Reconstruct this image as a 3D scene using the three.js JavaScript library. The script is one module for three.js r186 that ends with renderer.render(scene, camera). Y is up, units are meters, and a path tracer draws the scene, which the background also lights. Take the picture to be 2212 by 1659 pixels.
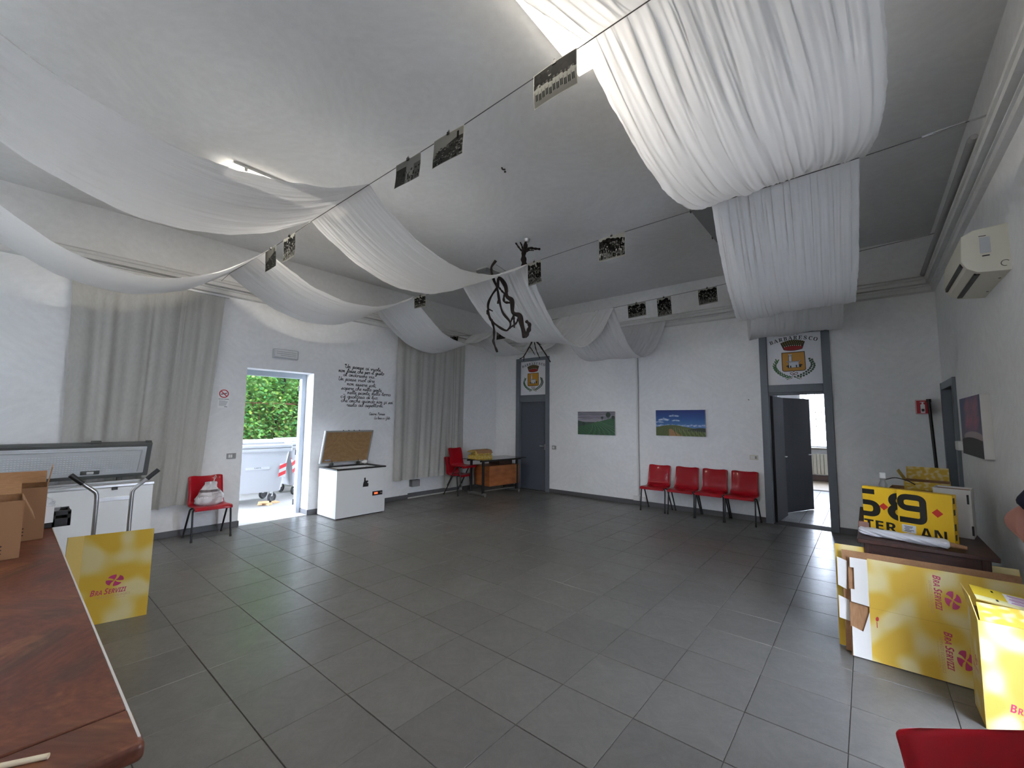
import * as THREE from 'three';
import { RoundedBoxGeometry } from 'three/addons/geometries/RoundedBoxGeometry.js';
import { mergeGeometries, mergeVertices } from 'three/addons/utils/BufferGeometryUtils.js';
import { MarchingCubes } from 'three/addons/objects/MarchingCubes.js';
import { RectAreaLightUniformsLib } from 'three/addons/lights/RectAreaLightUniformsLib.js';
import { createNoise2D, createNoise3D } from 'simplex-noise';

// ---------------------------------------------------------------- camera, sky, exposure
// The room: x runs along the back wall from the wall with the open door, z from the back wall towards the viewer, y up, metres.
const W = 8.01, D = 9.8, H = 4.2, CORNICE = 3.42;
const scene = new THREE.Scene();
const camera = new THREE.PerspectiveCamera(84.52, 4 / 3, 0.05, 120);
camera.position.set(7.2207, 1.5967, 7.9774);
camera.rotation.set(0.0867, 0.6977, 0.0093, 'YXZ');
camera.updateMatrixWorld();
scene.background = new THREE.Color(0.72, 0.81, 1.0);   // even, overcast sky
scene.backgroundIntensity = 10;
const renderer = new THREE.WebGLRenderer({ antialias: true });
renderer.toneMapping = THREE.LinearToneMapping;
renderer.toneMappingExposure = 3.7;
renderer.shadowMap.enabled = true;
RectAreaLightUniformsLib.init();
const TUBE = new THREE.Color(1.0, 0.925, 0.8), TUBE_LIGHT = 12, TUBE_GLOW = 1.6;

// ---------------------------------------------------------------- helpers
const V = (x, y, z) => new THREE.Vector3(x, y, z);
let seed = 7;
const rnd = () => { seed = (seed * 1664525 + 1013904223) >>> 0; return seed / 4294967296; };
const rr = (a, b) => a + (b - a) * rnd();
const noise2 = createNoise2D(rnd), noise3 = createNoise3D(rnd);
const lerp = THREE.MathUtils.lerp, clamp = THREE.MathUtils.clamp, smooth = THREE.MathUtils.smoothstep;
// A pixel of the photograph gives a direction; the plane it meets gives the point.
const FOCAL = 913, dirOf = (px, py) => V((px - 1106) / FOCAL, -(py - 829.5) / FOCAL, -1).applyQuaternion(camera.quaternion);
function meet(axis, v, px, py) { const d = dirOf(px, py), t = (v - camera.position[axis]) / d[axis]; return camera.position.clone().addScaledVector(d, t); }
const onZ = (px, py, z) => meet('z', z, px, py), onX = (px, py, x) => meet('x', x, px, py), onY = (px, py, y) => meet('y', y, px, py);

const names = new Map();
function numbered(n) { const k = names.get(n) ?? 0; names.set(n, k + 1); return k ? `${n}_${String(k).padStart(3, '0')}` : n; }
function flat(g) {
  g = g.index ? g.toNonIndexed() : g.clone();
  for (const k of Object.keys(g.attributes)) if (!['position', 'normal', 'uv'].includes(k)) g.deleteAttribute(k);
  if (!g.attributes.normal) g.computeVertexNormals();
  if (!g.attributes.uv) g.setAttribute('uv', new THREE.BufferAttribute(new Float32Array(g.attributes.position.count * 2), 2));
  g.clearGroups();
  return g;
}
const merge = (...gs) => { gs = gs.flat(9); return gs.length === 1 ? gs[0] : mergeGeometries(gs.map(flat)); };
function metreUV(g, s = 1) {   // uv in metres from the side each face turns to
  g = flat(g);
  const p = g.attributes.position, u = g.attributes.uv, a = V(0, 0, 0), b = V(0, 0, 0), c = V(0, 0, 0);
  for (let i = 0; i < p.count; i += 3) {
    a.fromBufferAttribute(p, i); b.fromBufferAttribute(p, i + 1); c.fromBufferAttribute(p, i + 2);
    const n = b.clone().sub(a).cross(c.clone().sub(a)), x = Math.abs(n.x), y = Math.abs(n.y), z = Math.abs(n.z);
    [a, b, c].forEach((q, k) => { if (x >= y && x >= z) u.setXY(i + k, q.z * s, q.y * s); else if (y >= z) u.setXY(i + k, q.x * s, q.z * s); else u.setXY(i + k, q.x * s, q.y * s); });
  }
  return g;
}
const box = (w, h, d, x = 0, y = 0, z = 0) => new THREE.BoxGeometry(w, h, d).translate(x, y, z);
const span = (x0, x1, y0, y1, z0, z1) => box(x1 - x0, y1 - y0, z1 - z0, (x0 + x1) / 2, (y0 + y1) / 2, (z0 + z1) / 2);
const rbox = (w, h, d, r = 0.01, x = 0, y = 0, z = 0, s = 2) => new RoundedBoxGeometry(w, h, d, s, Math.min(r, w / 2.01, h / 2.01, d / 2.01)).translate(x, y, z);
const rspan = (x0, x1, y0, y1, z0, z1, r = 0.006) => rbox(x1 - x0, y1 - y0, z1 - z0, r, (x0 + x1) / 2, (y0 + y1) / 2, (z0 + z1) / 2, 1);
function tube(pts, r, seg = 24, sides = 8, closed = false, tension = 0.5) {
  const c = new THREE.CatmullRomCurve3(pts.map((p) => (p.isVector3 ? p : V(...p))), closed, 'catmullrom', tension);
  const g = new THREE.TubeGeometry(c, seg, typeof r === 'number' ? r : 1, sides, closed);
  if (typeof r !== 'number') {   // taper: r(t)
    const p = g.attributes.position, q = V(0, 0, 0);
    for (let i = 0; i <= seg; i++) { const o = c.getPointAt(i / seg); for (let j = 0; j <= sides; j++) { const k = i * (sides + 1) + j; q.fromBufferAttribute(p, k).sub(o).multiplyScalar(r(i / seg)).add(o); p.setXYZ(k, q.x, q.y, q.z); } }
    g.computeVertexNormals();
  }
  return g;
}
function rod(a, b, r, sides = 10, r2 = r) {
  a = a.isVector3 ? a : V(...a); b = b.isVector3 ? b : V(...b);
  const d = b.clone().sub(a), g = new THREE.CylinderGeometry(r2, r, d.length(), sides);
  return g.applyQuaternion(new THREE.Quaternion().setFromUnitVectors(V(0, 1, 0), d.clone().normalize())).translate((a.x + b.x) / 2, (a.y + b.y) / 2, (a.z + b.z) / 2);
}
// a rectangular frame without overlapping pieces: walls of thickness t round x0..x1, z0..z1 (upright axis y)
function collar(x0, x1, y0, y1, z0, z1, t, bevel = 0) {
  const g = extrude(rect(x0 + bevel, x1 - bevel, -z1 + bevel, -z0 - bevel), y1 - y0 - 2 * bevel, bevel, [[[x0 + t, -z0 - t], [x1 - t, -z0 - t], [x1 - t, -z1 + t], [x0 + t, -z1 + t]]]);
  return g.rotateX(-Math.PI / 2).translate(0, y0 + bevel, 0);
}
// the same standing upright: outline a0..a1 by b0..b1 in the xy plane, depth along z
const outline = (a0, a1, b0, b1, t, depth, bevel = 0) => extrude(rect(a0 + bevel, a1 - bevel, b0 + bevel, b1 - bevel), depth - 2 * bevel, bevel, [rect(a0 + t, a1 - t, b0 + t, b1 - t)]).translate(0, 0, bevel);
function extrude(pts, depth, bevel = 0, holes = []) {
  const s = new THREE.Shape(pts.map((p) => new THREE.Vector2(...p)));
  for (const h of holes) s.holes.push(new THREE.Path(h.map((p) => new THREE.Vector2(...p))));
  return new THREE.ExtrudeGeometry(s, { depth, bevelEnabled: bevel > 0, bevelSize: bevel, bevelThickness: bevel, bevelSegments: 2, curveSegments: 10 });
}
const rect = (a0, a1, b0, b1) => [[a0, b0], [a1, b0], [a1, b1], [a0, b1]];
function surf(fn, nu, nv) {   // a sheet from fn(u, v) -> Vector3
  const p = [], uv = [], idx = [];
  for (let j = 0; j <= nv; j++) for (let i = 0; i <= nu; i++) { const q = fn(i / nu, j / nv); p.push(q.x, q.y, q.z); uv.push(i / nu, j / nv); }
  for (let j = 0; j < nv; j++) for (let i = 0; i < nu; i++) { const a = j * (nu + 1) + i, b = a + 1, c = a + nu + 1, d = c + 1; idx.push(a, b, d, a, d, c); }
  const g = new THREE.BufferGeometry();
  g.setAttribute('position', new THREE.Float32BufferAttribute(p, 3)); g.setAttribute('uv', new THREE.Float32BufferAttribute(uv, 2)); g.setIndex(idx); g.computeVertexNormals();
  return g;
}
function thing(name, label, category, at = [0, 0, 0], turn = 0, group) {
  const o = new THREE.Group(); o.name = numbered(name); scene.add(o);
  o.position.set(...at); o.rotation.y = turn; o.userData = { label, category }; if (group) o.userData.group = group;
  return o;
}
function part(name, geo, mat, parent, label) {
  const m = new THREE.Mesh(Array.isArray(geo) ? merge(geo) : geo, mat); m.name = name; parent.add(m); if (label) m.userData.label = label;
  return m;
}
function one(name, geo, mat, label, category, group) {
  const m = part(numbered(name), geo, mat, scene); m.userData = { label, category }; if (group) m.userData.group = group;
  return m;
}
function struct(name, geo, mat, label) { const m = part(name, geo, mat, scene); m.userData = { kind: 'structure', label, category: name.split('_')[0] }; return m; }
function copyOf(o, label, at, turn) {
  const c = o.clone(); c.name = numbered(o.name.replace(/_\d{3}$/, '')); c.userData = { ...o.userData, label }; scene.add(c);
  if (at) c.position.set(...at); if (turn !== undefined) c.rotation.y = turn;
  return c;
}

// ---------------------------------------------------------------- textures and materials
function canvas(w, h, draw, repeat) {
  const c = document.createElement('canvas'); c.width = w; c.height = h; draw(c.getContext('2d'), w, h);
  const t = new THREE.CanvasTexture(c); t.colorSpace = THREE.SRGBColorSpace; t.magFilter = THREE.LinearFilter;
  if (repeat) t.wrapS = t.wrapT = THREE.RepeatWrapping;
  return t;
}
function data(n, fn, srgb = true) {   // fn(u, v) -> [r, g, b] 0..1, tiling
  const a = new Uint8Array(n * n * 4);
  for (let j = 0; j < n; j++) for (let i = 0; i < n; i++) { const c = fn(i / n, j / n), k = (j * n + i) * 4; a[k] = clamp(c[0], 0, 1) * 255; a[k + 1] = clamp(c[1], 0, 1) * 255; a[k + 2] = clamp(c[2], 0, 1) * 255; a[k + 3] = 255; }
  const t = new THREE.DataTexture(a, n, n); t.magFilter = THREE.LinearFilter; t.minFilter = THREE.LinearMipmapLinearFilter; t.generateMipmaps = true; t.wrapS = t.wrapT = THREE.RepeatWrapping; t.needsUpdate = true;
  if (srgb) t.colorSpace = THREE.SRGBColorSpace;
  return t;
}
const TAU = Math.PI * 2;
const ring = (u, v, f, o = 0) => { const r = f / TAU; return noise3(Math.cos(u * TAU) * r + o, Math.sin(u * TAU) * r + v * 0.001 + Math.cos(v * TAU) * r * 1.31, Math.sin(v * TAU) * r + o * 1.7); };
const std = (o) => new THREE.MeshStandardMaterial({ roughness: 0.7, ...o });
const lin = (r, g, b) => new THREE.Color().setRGB(r, g, b);

const plasterMap = data(256, (u, v) => { const k = 0.925 + 0.007 * ring(u, v, 5) + 0.012 * ring(u, v, 21, 3) + 0.008 * ring(u, v, 90, 9); return [k, k, k * 0.995]; });
const plasterBump = data(256, (u, v) => { const k = 0.5 + 0.22 * ring(u, v, 60, 5) + 0.2 * ring(u, v, 18, 8); return [k, k, k]; }, false);
for (const t of [plasterMap, plasterBump]) t.repeat.set(0.5, 0.5);
const plaster = std({ map: plasterMap, bumpMap: plasterBump, bumpScale: 0.0005, roughness: 0.85 });
const ceilingPaint = std({ map: plasterMap, color: lin(0.9, 0.9, 0.9), roughness: 0.95 });
const corniceMat = std({ map: plasterMap, color: lin(0.82, 0.82, 0.81), roughness: 0.8 });
const skirtMat = std({ color: lin(0.105, 0.105, 0.108), roughness: 0.45 });
const groutMat = std({ color: lin(0.06, 0.058, 0.055), roughness: 0.9 });
const tileMats = [0, 1, 2, 3, 4, 5].map((k) => {
  const base = [0.385, 0.395, 0.375, 0.39, 0.38, 0.40][k];
  const map = data(128, (u, v) => { const n = base + 0.012 * ring(u, v, 3, k * 5) + 0.012 * ring(u, v, 9, k * 7 + 2) + 0.014 * ring(u, v, 40, k + 30); return [n * 1.015, n * 1.0, n * 0.965]; });
  const rough = data(64, (u, v) => { const n = 0.33 + 0.03 * ring(u, v, 3, k * 5 + 50) + 0.03 * ring(u, v, 14, k); return [n, n, n]; }, false);
  return std({ map, roughnessMap: rough, roughness: 1, metalness: 0 });
});
const clothMat = new THREE.MeshPhysicalMaterial({ color: lin(0.8, 0.8, 0.8), roughness: 0.95, transmission: 0.3, thickness: 0, side: THREE.DoubleSide, specularIntensity: 0.2 });
const sheerMap = data(128, (u, v) => { const k = 0.85 + 0.02 * ring(u, v, 30, 4); return [k, k * 0.99, k * 0.955]; });
sheerMap.repeat.set(1.4, 1.4);
const curtainMat = new THREE.MeshPhysicalMaterial({ map: sheerMap, color: lin(0.82, 0.82, 0.82), roughness: 0.95, transmission: 0.22, thickness: 0, side: THREE.DoubleSide, specularIntensity: 0.2 });
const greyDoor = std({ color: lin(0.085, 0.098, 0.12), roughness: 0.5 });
const shadedDoor = std({ color: lin(0.009, 0.009, 0.011), roughness: 0.55 });  // grey door colour taken near black, the shade on the open leaves painted in
const greyFrame = std({ color: lin(0.15, 0.17, 0.195), roughness: 0.45 });
const paleFrame = std({ color: lin(0.42, 0.47, 0.52), roughness: 0.4 });
const steel = std({ color: lin(0.55, 0.55, 0.54), roughness: 0.32, metalness: 1 });
const darkSteel = std({ color: lin(0.09, 0.09, 0.09), roughness: 0.5, metalness: 0.9 });
const blackMetal = std({ color: lin(0.012, 0.012, 0.014), roughness: 0.4 });
const blackPlastic = std({ color: lin(0.015, 0.015, 0.016), roughness: 0.45 });
const rubber = std({ color: lin(0.03, 0.03, 0.03), roughness: 0.8 });
const whiteEnamel = std({ color: lin(0.74, 0.75, 0.74), roughness: 0.28 });
const greyPlastic = std({ color: lin(0.3, 0.3, 0.29), roughness: 0.5 });
const paleGrey = std({ color: lin(0.5, 0.52, 0.53), roughness: 0.5 });
const creamPlastic = std({ color: lin(0.68, 0.65, 0.54), roughness: 0.45 });
const whitePlastic = std({ color: lin(0.75, 0.75, 0.73), roughness: 0.4 });
const redPlastic = new THREE.MeshPhysicalMaterial({ color: lin(0.36, 0.004, 0.011), roughness: 0.28, specularIntensity: 0.45, clearcoat: 0.2, clearcoatRoughness: 0.05 });
const rust = std({ color: lin(0.23, 0.075, 0.055), roughness: 0.7 });
const kraftMap = data(128, (u, v) => { const k = 0.02 * ring(u, v, 30, 1) + 0.03 * ring(u, v, 4, 6); return [0.60 + k, 0.45 + k, 0.315 + k * 0.8]; });
kraftMap.repeat.set(2, 2);
const kraft = std({ map: kraftMap, roughness: 0.85 });
const whiteCard = std({ color: lin(0.66, 0.64, 0.6), roughness: 0.75 });
const yellowCard = std({ color: lin(0.56, 0.4, 0.1), roughness: 0.6 });
const woodMap = data(256, (u, v) => {
  const w = ring(u, v, 3, 2), s = ring(u * 1, v, 26, 7), fine = ring(u, v, 90, 4), scuff = smooth(ring(u, v, 4, 31) + 0.35 * ring(u, v, 22, 40), 0.42, 0.95), dark = smooth(ring(u, v, 5, 61), 0.1, 0.8);
  const k = 0.04 * w + 0.035 * s + 0.035 * fine;
  return [0.375 + k + 0.09 * scuff - 0.08 * dark, 0.21 + k * 0.8 + 0.085 * scuff - 0.035 * dark, 0.145 + k * 0.6 + 0.05 * scuff - 0.02 * dark];
});
woodMap.repeat.set(0.8, 0.8);
const tableWood = std({ map: woodMap, color: lin(1.2, 1.2, 1.2), roughness: 0.42 });
const veneerMap = data(256, (u, v) => { const k = 0.05 * ring(u, v * 1, 4, 5) + 0.05 * Math.sin(v * TAU * 9 + 2 * ring(u, v, 3, 12)) * 0.4 + 0.02 * ring(u, v, 70, 2); return [0.63 + k, 0.37 + k * 0.8, 0.19 + k * 0.5]; });
const veneer = std({ map: veneerMap, roughness: 0.45 });
const corkMap = data(256, (u, v) => { const k = 0.03 * ring(u, v, 12, 5) + 0.03 * ring(u, v, 50, 8); return [0.60 + k, 0.47 + k, 0.31 + k]; });
const lidLining = std({ map: corkMap, roughness: 0.6 });

// ---------------------------------------------------------------- the room
const T = 0.35;   // wall thickness
const DOOR = { z0: 4.64, z1: 5.66, h: 2.37 }, NICHE = { z0: 1.12, z1: 2.63, h: 3.2, d: 0.12 };
const EXIT = { z0: 4.75, z1: 5.8, h: 2.4 };                       // glazed door beside the viewer, out of the picture
const DOOR_B = [{ x0: 0.7, x1: 1.64, h: 3.1 }, { x0: 5.92, x1: 6.82, h: 3.1 }];
const SIDE = { z0: 0.1, z1: 1.1, h: 2.14 };
const sidewall = (pts, depth, holes) => extrude(pts, depth, 0, holes).rotateY(-Math.PI / 2);
// wall with the open door: an inner leaf that holds the window recess and an outer leaf
struct('wall_left', metreUV(merge(
  sidewall([[-T, 0], [DOOR.z0, 0], [DOOR.z0, DOOR.h], [DOOR.z1, DOOR.h], [DOOR.z1, 0], [D + T, 0], [D + T, H], [-T, H]], NICHE.d, [rect(NICHE.z0, NICHE.z1, 0.002, NICHE.h)]),
  sidewall([[-T, 0], [DOOR.z0, 0], [DOOR.z0, DOOR.h], [DOOR.z1, DOOR.h], [DOOR.z1, 0], [D + T, 0], [D + T, H], [-T, H]], T - NICHE.d).translate(-NICHE.d, 0, 0))), plaster, 'white plaster wall with the open outside door');
{
  const p = [[-T, 0]];
  for (const d of DOOR_B) p.push([d.x0, 0], [d.x0, d.h], [d.x1, d.h], [d.x1, 0]);
  p.push([W + T, 0], [W + T, H], [-T, H]);
  struct('wall_back', metreUV(extrude(p, T).translate(0, 0, -T)), plaster, 'white plaster wall with two grey doors and landscape pictures');
}
struct('wall_right', metreUV(sidewall([[-T, 0], [SIDE.z0, 0], [SIDE.z0, SIDE.h], [SIDE.z1, SIDE.h], [SIDE.z1, 0], [EXIT.z0, 0], [EXIT.z0, EXIT.h], [EXIT.z1, EXIT.h], [EXIT.z1, 0], [D + T, 0], [D + T, H], [-T, H]], T).translate(W + T, 0, 0)), plaster, 'white plaster wall with the air conditioner');
const FILL_WINDOWS = [{ x0: 1.2, x1: 2.8 }, { x0: 4.8, x1: 6.4 }];   // windows added behind the viewer for daylight fill, dimmed by curtains
struct('wall_front', metreUV(extrude(rect(-T, W + T, 0, H), T, 0, FILL_WINDOWS.map((f) => rect(f.x0, f.x1, 0.9, 3.1))).translate(0, 0, D)), plaster, 'white plaster wall behind the viewer');
struct('ceiling', metreUV(span(-T, W + T, H, H + 0.25, -T, D + T)), ceilingPaint, 'flat white painted ceiling');
// floor: grout bed and square tiles laid on it
{
  const floor = struct('floor', span(-T, W + T, -0.2, -0.004, -T, D + T), groutMat, 'dark grey square floor tiles with dark joints');
  const px = 0.45, pz = 0.4519, ox = 3.9213 % px, oz = 6.5853 % pz, joint = 0.0045, tiles = [];
  for (let i = -1; i * px + ox < W; i++) for (let j = -1; j * pz + oz < D; j++) {
    const x0 = Math.max(0, i * px + ox) + joint / 2, x1 = Math.min(W, (i + 1) * px + ox) - joint / 2, z0 = Math.max(0, j * pz + oz) + joint / 2, z1 = Math.min(D, (j + 1) * pz + oz) - joint / 2;
    if (x1 - x0 > 0.02 && z1 - z0 > 0.02) tiles.push({ x: (x0 + x1) / 2, z: (z0 + z1) / 2, w: x1 - x0, d: z1 - z0 });
  }
  const q = V(0, 0, 0);
  for (const t of tiles) { q.set(t.x, 0, t.z).project(camera); t.seen = Math.abs(q.x) < 1.03 && Math.abs(q.y) < 1.06 && q.z < 1; t.far = Math.hypot(t.x - camera.position.x, t.z - camera.position.z) + (t.seen ? 0 : 100); }
  tiles.sort((a, b) => a.far - b.far);
  const shapes = new Map();
  const shapeOf = (w, d) => {
    const k = w.toFixed(3) + d.toFixed(3);
    if (!shapes.has(k)) {   // a slab with chamfered upper edges
      const c = 0.0016, t = 0.008, g = new THREE.BufferGeometry(), X = w / 2, Z = d / 2, ring4 = (x, z, y) => [[-x, y, -z], [x, y, -z], [x, y, z], [-x, y, z]];
      const a = ring4(X, Z, -t), b = ring4(X, Z, -c), e = ring4(X - c, Z - c, 0), P = [], quad = (p, q2, r, s) => P.push(...p, ...q2, ...r, ...p, ...r, ...s);
      for (let i = 0; i < 4; i++) { const j = (i + 1) % 4; quad(a[j], a[i], b[i], b[j]); quad(b[j], b[i], e[i], e[j]); }
      quad(e[3], e[2], e[1], e[0]);
      g.setAttribute('position', new THREE.Float32BufferAttribute(P, 3)); g.computeVertexNormals();
      const uv = []; for (let i = 0; i < P.length; i += 3) uv.push(P[i] / 0.45 + 0.5, P[i + 2] / 0.45 + 0.5);
      g.setAttribute('uv', new THREE.Float32BufferAttribute(uv, 2));
      shapes.set(k, g);
    }
    return shapes.get(k);
  };
  const rest = [];
  tiles.forEach((t, n) => {
    const g = shapeOf(t.w, t.d), k = Math.floor(rnd() * tileMats.length), turn = Math.abs(t.w - t.d) < 0.01 ? Math.floor(rnd() * 4) * Math.PI / 2 : 0, lift = rr(-0.0004, 0.0004);
    if (n < 300) { const m = part(n ? `tile_${String(n).padStart(3, '0')}` : 'tile', g, tileMats[k], floor); m.position.set(t.x, lift, t.z); m.rotation.y = turn; }
    else rest.push(g.clone().translate(t.x, lift, t.z));
  });
  if (rest.length) part('tile_field', merge(rest), tileMats[0], floor).userData = { kind: 'stuff' };
}
// skirting
const SK = 0.085, st = 0.012;
struct('baseboard_left', merge(rspan(0, st, 0, SK, NICHE.z1, DOOR.z0, 0.003), rspan(0, st, 0, SK, DOOR.z1, D, 0.003), rspan(0, st, 0, SK, 0, NICHE.z0, 0.003), rspan(-NICHE.d, -NICHE.d + st, 0, SK, NICHE.z0, NICHE.z1, 0.003),
  rspan(-0.27, st, 0, SK, DOOR.z0, DOOR.z0 + st, 0.003), rspan(-0.27, st, 0, SK, DOOR.z1 - st, DOOR.z1, 0.003)), skirtMat, 'dark grey tile skirting along the wall with the open door');
struct('baseboard_back', merge(rspan(0, 0.68, 0, SK, 0, st, 0.003), rspan(1.66, 5.9, 0, SK, 0, st, 0.003), rspan(6.84, W, 0, SK, 0, st, 0.003)), skirtMat, 'dark grey tile skirting below the pictures');
struct('baseboard_right', merge(rspan(W - st, W, 0, SK, SIDE.z1 + 0.06, EXIT.z0, 0.003), rspan(W - st, W, 0, SK, EXIT.z1, D, 0.003)), skirtMat, 'dark grey tile skirting below the air conditioner');
struct('baseboard_front', rspan(0, W, 0, SK, D - st, D, 0.003), skirtMat, 'dark grey tile skirting behind the viewer');
// cornice: moulded ledge round the room
{
  const prof = [[0, 3.40], [0.035, 3.42], [0.035, 3.475], [0.05, 3.48], [0.05, 3.492], [0.028, 3.496], [0.028, 3.508], [0.085, 3.515], [0.085, 3.56], [0.1, 3.57], [0.1, 3.60], [0, 3.64]];
  const along = (len, s = 1) => extrude(prof.map(([a, b]) => [a * s, b]), len);
  struct('trim_1', along(W, -1).rotateY(Math.PI / 2), corniceMat, 'moulded plaster cornice above the grey doors');
  struct('trim_2', along(D), corniceMat, 'moulded plaster cornice above the curtains');
  struct('trim_3', along(D, -1).translate(W, 0, 0), corniceMat, 'moulded plaster cornice above the air conditioner');
  struct('trim_4', along(W).rotateY(Math.PI / 2).translate(0, 0, D), corniceMat, 'moulded plaster cornice behind the viewer');
}

// ---------------------------------------------------------------- doors and what lies beyond
{ // open outside door: grey metal frame at the outer end of the reveal, leaf swung right back against the outer wall
  const x0 = -0.36, x1 = -0.27, o = struct('door_1', merge(
    rspan(x0, x1, 0, DOOR.h, DOOR.z0, DOOR.z0 + 0.075), rspan(x0, x1, 0, DOOR.h, DOOR.z1 - 0.075, DOOR.z1), rspan(x0, x1 - 0.002, DOOR.h - 0.085, DOOR.h, DOOR.z0 + 0.074, DOOR.z1 - 0.074)), paleFrame, 'pale grey metal frame of the open outside door');
  for (const y of [0.18, 1.02, 2.12]) part('hinge', rod([-0.375, y - 0.045, DOOR.z0 + 0.08], [-0.375, y + 0.045, DOOR.z0 + 0.08], 0.011, 8), darkSteel, o);
  part('leaf', rspan(-0.46, -0.415, 0.01, 2.28, DOOR.z0 - 0.82, DOOR.z0 + 0.04), paleFrame, o);
  part('threshold', rspan(-0.42, -0.005, -0.02, 0.006, DOOR.z0, DOOR.z1), std({ color: lin(0.62, 0.62, 0.62), roughness: 0.7 }), o);
}
const crest = canvas(560, 600, (c, w, h) => {
  c.fillStyle = '#e4e4e6'; c.fillRect(0, 0, w, h);
  c.fillStyle = '#2a2a2e'; c.textAlign = 'center'; c.textBaseline = 'middle';
  const arc = (txt, font, r, cy, step) => { c.font = font; [...txt].forEach((ch, i) => { const a = (i - (txt.length - 1) / 2) * step; c.save(); c.translate(w / 2 + Math.sin(a) * r, cy - Math.cos(a) * r); c.rotate(a); c.fillText(ch, 0, 0); c.restore(); }); };
  arc('Comune di', 'italic 20px serif', 700, 708, 0.02);
  arc('BARBARESCO', 'bold 60px serif', 700, 745, 0.0745);
  c.translate(0, -50);
  // crown
  c.lineWidth = 5; c.strokeStyle = '#17140f';
  c.beginPath(); c.moveTo(150, 150); c.quadraticCurveTo(275, 92, 400, 150); c.lineTo(372, 232); c.quadraticCurveTo(275, 262, 182, 232); c.closePath(); c.fillStyle = '#3a2f14'; c.fill(); c.stroke();
  c.beginPath(); c.moveTo(172, 200); c.quadraticCurveTo(275, 178, 382, 200); c.lineTo(372, 232); c.quadraticCurveTo(275, 262, 182, 232); c.closePath(); c.fillStyle = '#9c1f1c'; c.fill(); c.stroke();
  c.fillStyle = '#b99a4c';
  for (let r = 0; r < 3; r++) for (let i = 0; i < 11 - r; i++) { const x = 166 + r * 7 + i * 22.5, y = 150 + r * 17 - Math.sin((i + 0.5) / (11 - r) * Math.PI) * 24; c.beginPath(); c.arc(x, y, 4.6, 0, 7); c.fill(); }
  c.fillStyle = '#e8dfc4'; for (let i = 0; i < 9; i++) { c.beginPath(); c.arc(190 + i * 21, 198 - Math.sin((i + 0.5) / 9 * Math.PI) * 14, 5, 0, 7); c.fill(); }
  // shield
  c.beginPath(); c.moveTo(158, 268); c.lineTo(392, 268); c.lineTo(398, 468); c.quadraticCurveTo(396, 490, 366, 490); c.lineTo(290, 490); c.quadraticCurveTo(279, 490, 275, 498); c.quadraticCurveTo(271, 490, 260, 490); c.lineTo(186, 490); c.quadraticCurveTo(160, 490, 158, 470); c.closePath();
  c.fillStyle = '#c58c28'; c.fill(); c.lineWidth = 7; c.strokeStyle = '#241a0e'; c.stroke();
  c.fillStyle = '#cfd0d2'; c.strokeStyle = '#26282b'; c.lineWidth = 3;
  c.fillRect(228, 296, 32, 80); c.strokeRect(228, 296, 32, 80); for (let i = 0; i < 3; i++) c.fillRect(226 + i * 13, 288, 9, 10);
  c.fillStyle = '#26282b'; c.fillRect(233, 304, 7, 9); c.fillRect(247, 304, 7, 9); c.fillStyle = '#cfd0d2';
  c.fillRect(226, 384, 106, 66); c.strokeRect(226, 384, 106, 66);
  c.beginPath(); c.moveTo(206, 366); c.quadraticCurveTo(208, 378, 222, 380); c.lineTo(328, 380); c.quadraticCurveTo(344, 378, 346, 364); c.lineWidth = 12; c.strokeStyle = '#26282b'; c.stroke(); c.lineWidth = 6; c.strokeStyle = '#cfd0d2'; c.stroke();
  c.fillStyle = '#191b1d'; for (const [x, y, q, g] of [[214, 418, 14, 34], [240, 426, 12, 26], [300, 420, 12, 30], [334, 414, 20, 34], [200, 424, 16, 12], [352, 416, 14, 12]]) c.fillRect(x, y, q, g);
  // laurel and oak branches, tricolour ribbon
  for (let k = 0; k < 12; k++) {
    const t = 1 - k / 11, x = 252 - 175 * Math.sin(Math.min(1, t * 1.25) * Math.PI / 2) + 22 * smooth(t, 0.75, 1), y = 572 - 200 * t ** 1.35, lean = lerp(-1.35, 0.25, t);
    for (const s of [-1, 1]) { c.save(); c.translate(x, y); c.rotate(lean + s * 0.5); c.fillStyle = k % 2 ? '#2f6a33' : '#3d7d3c'; c.beginPath(); c.ellipse(0, -18, 6, 22, 0, 0, 7); c.fill(); c.lineWidth = 2; c.strokeStyle = '#16331a'; c.stroke(); c.restore(); }
    const X = w - 8 - x;
    c.fillStyle = k % 2 ? '#1f3d25' : '#25482a'; for (const s of [-1, 1]) { c.beginPath(); c.arc(X + s * 13, y - 8 + s * 6, 12, 0, 7); c.fill(); }
  }
  for (const [col, o] of [['#17140f', 0], ['#a3262a', 9], ['#2c6a35', -9], ['#e9e9e9', 4]]) { c.strokeStyle = col; c.lineWidth = 7; c.beginPath(); c.moveTo(205 + o, 592); c.quadraticCurveTo(262 + o, 560, 275, 536); c.quadraticCurveTo(300 + o, 566, 346 + o, 590); c.stroke(); }
  c.lineWidth = 6; c.strokeStyle = '#5b1f20'; c.beginPath(); c.ellipse(255, 522, 20, 11, 0.5, 0, 7); c.stroke(); c.beginPath(); c.ellipse(297, 522, 20, 11, -0.5, 0, 7); c.stroke();
});
const crestMat = std({ map: crest, roughness: 0.4 });
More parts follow.
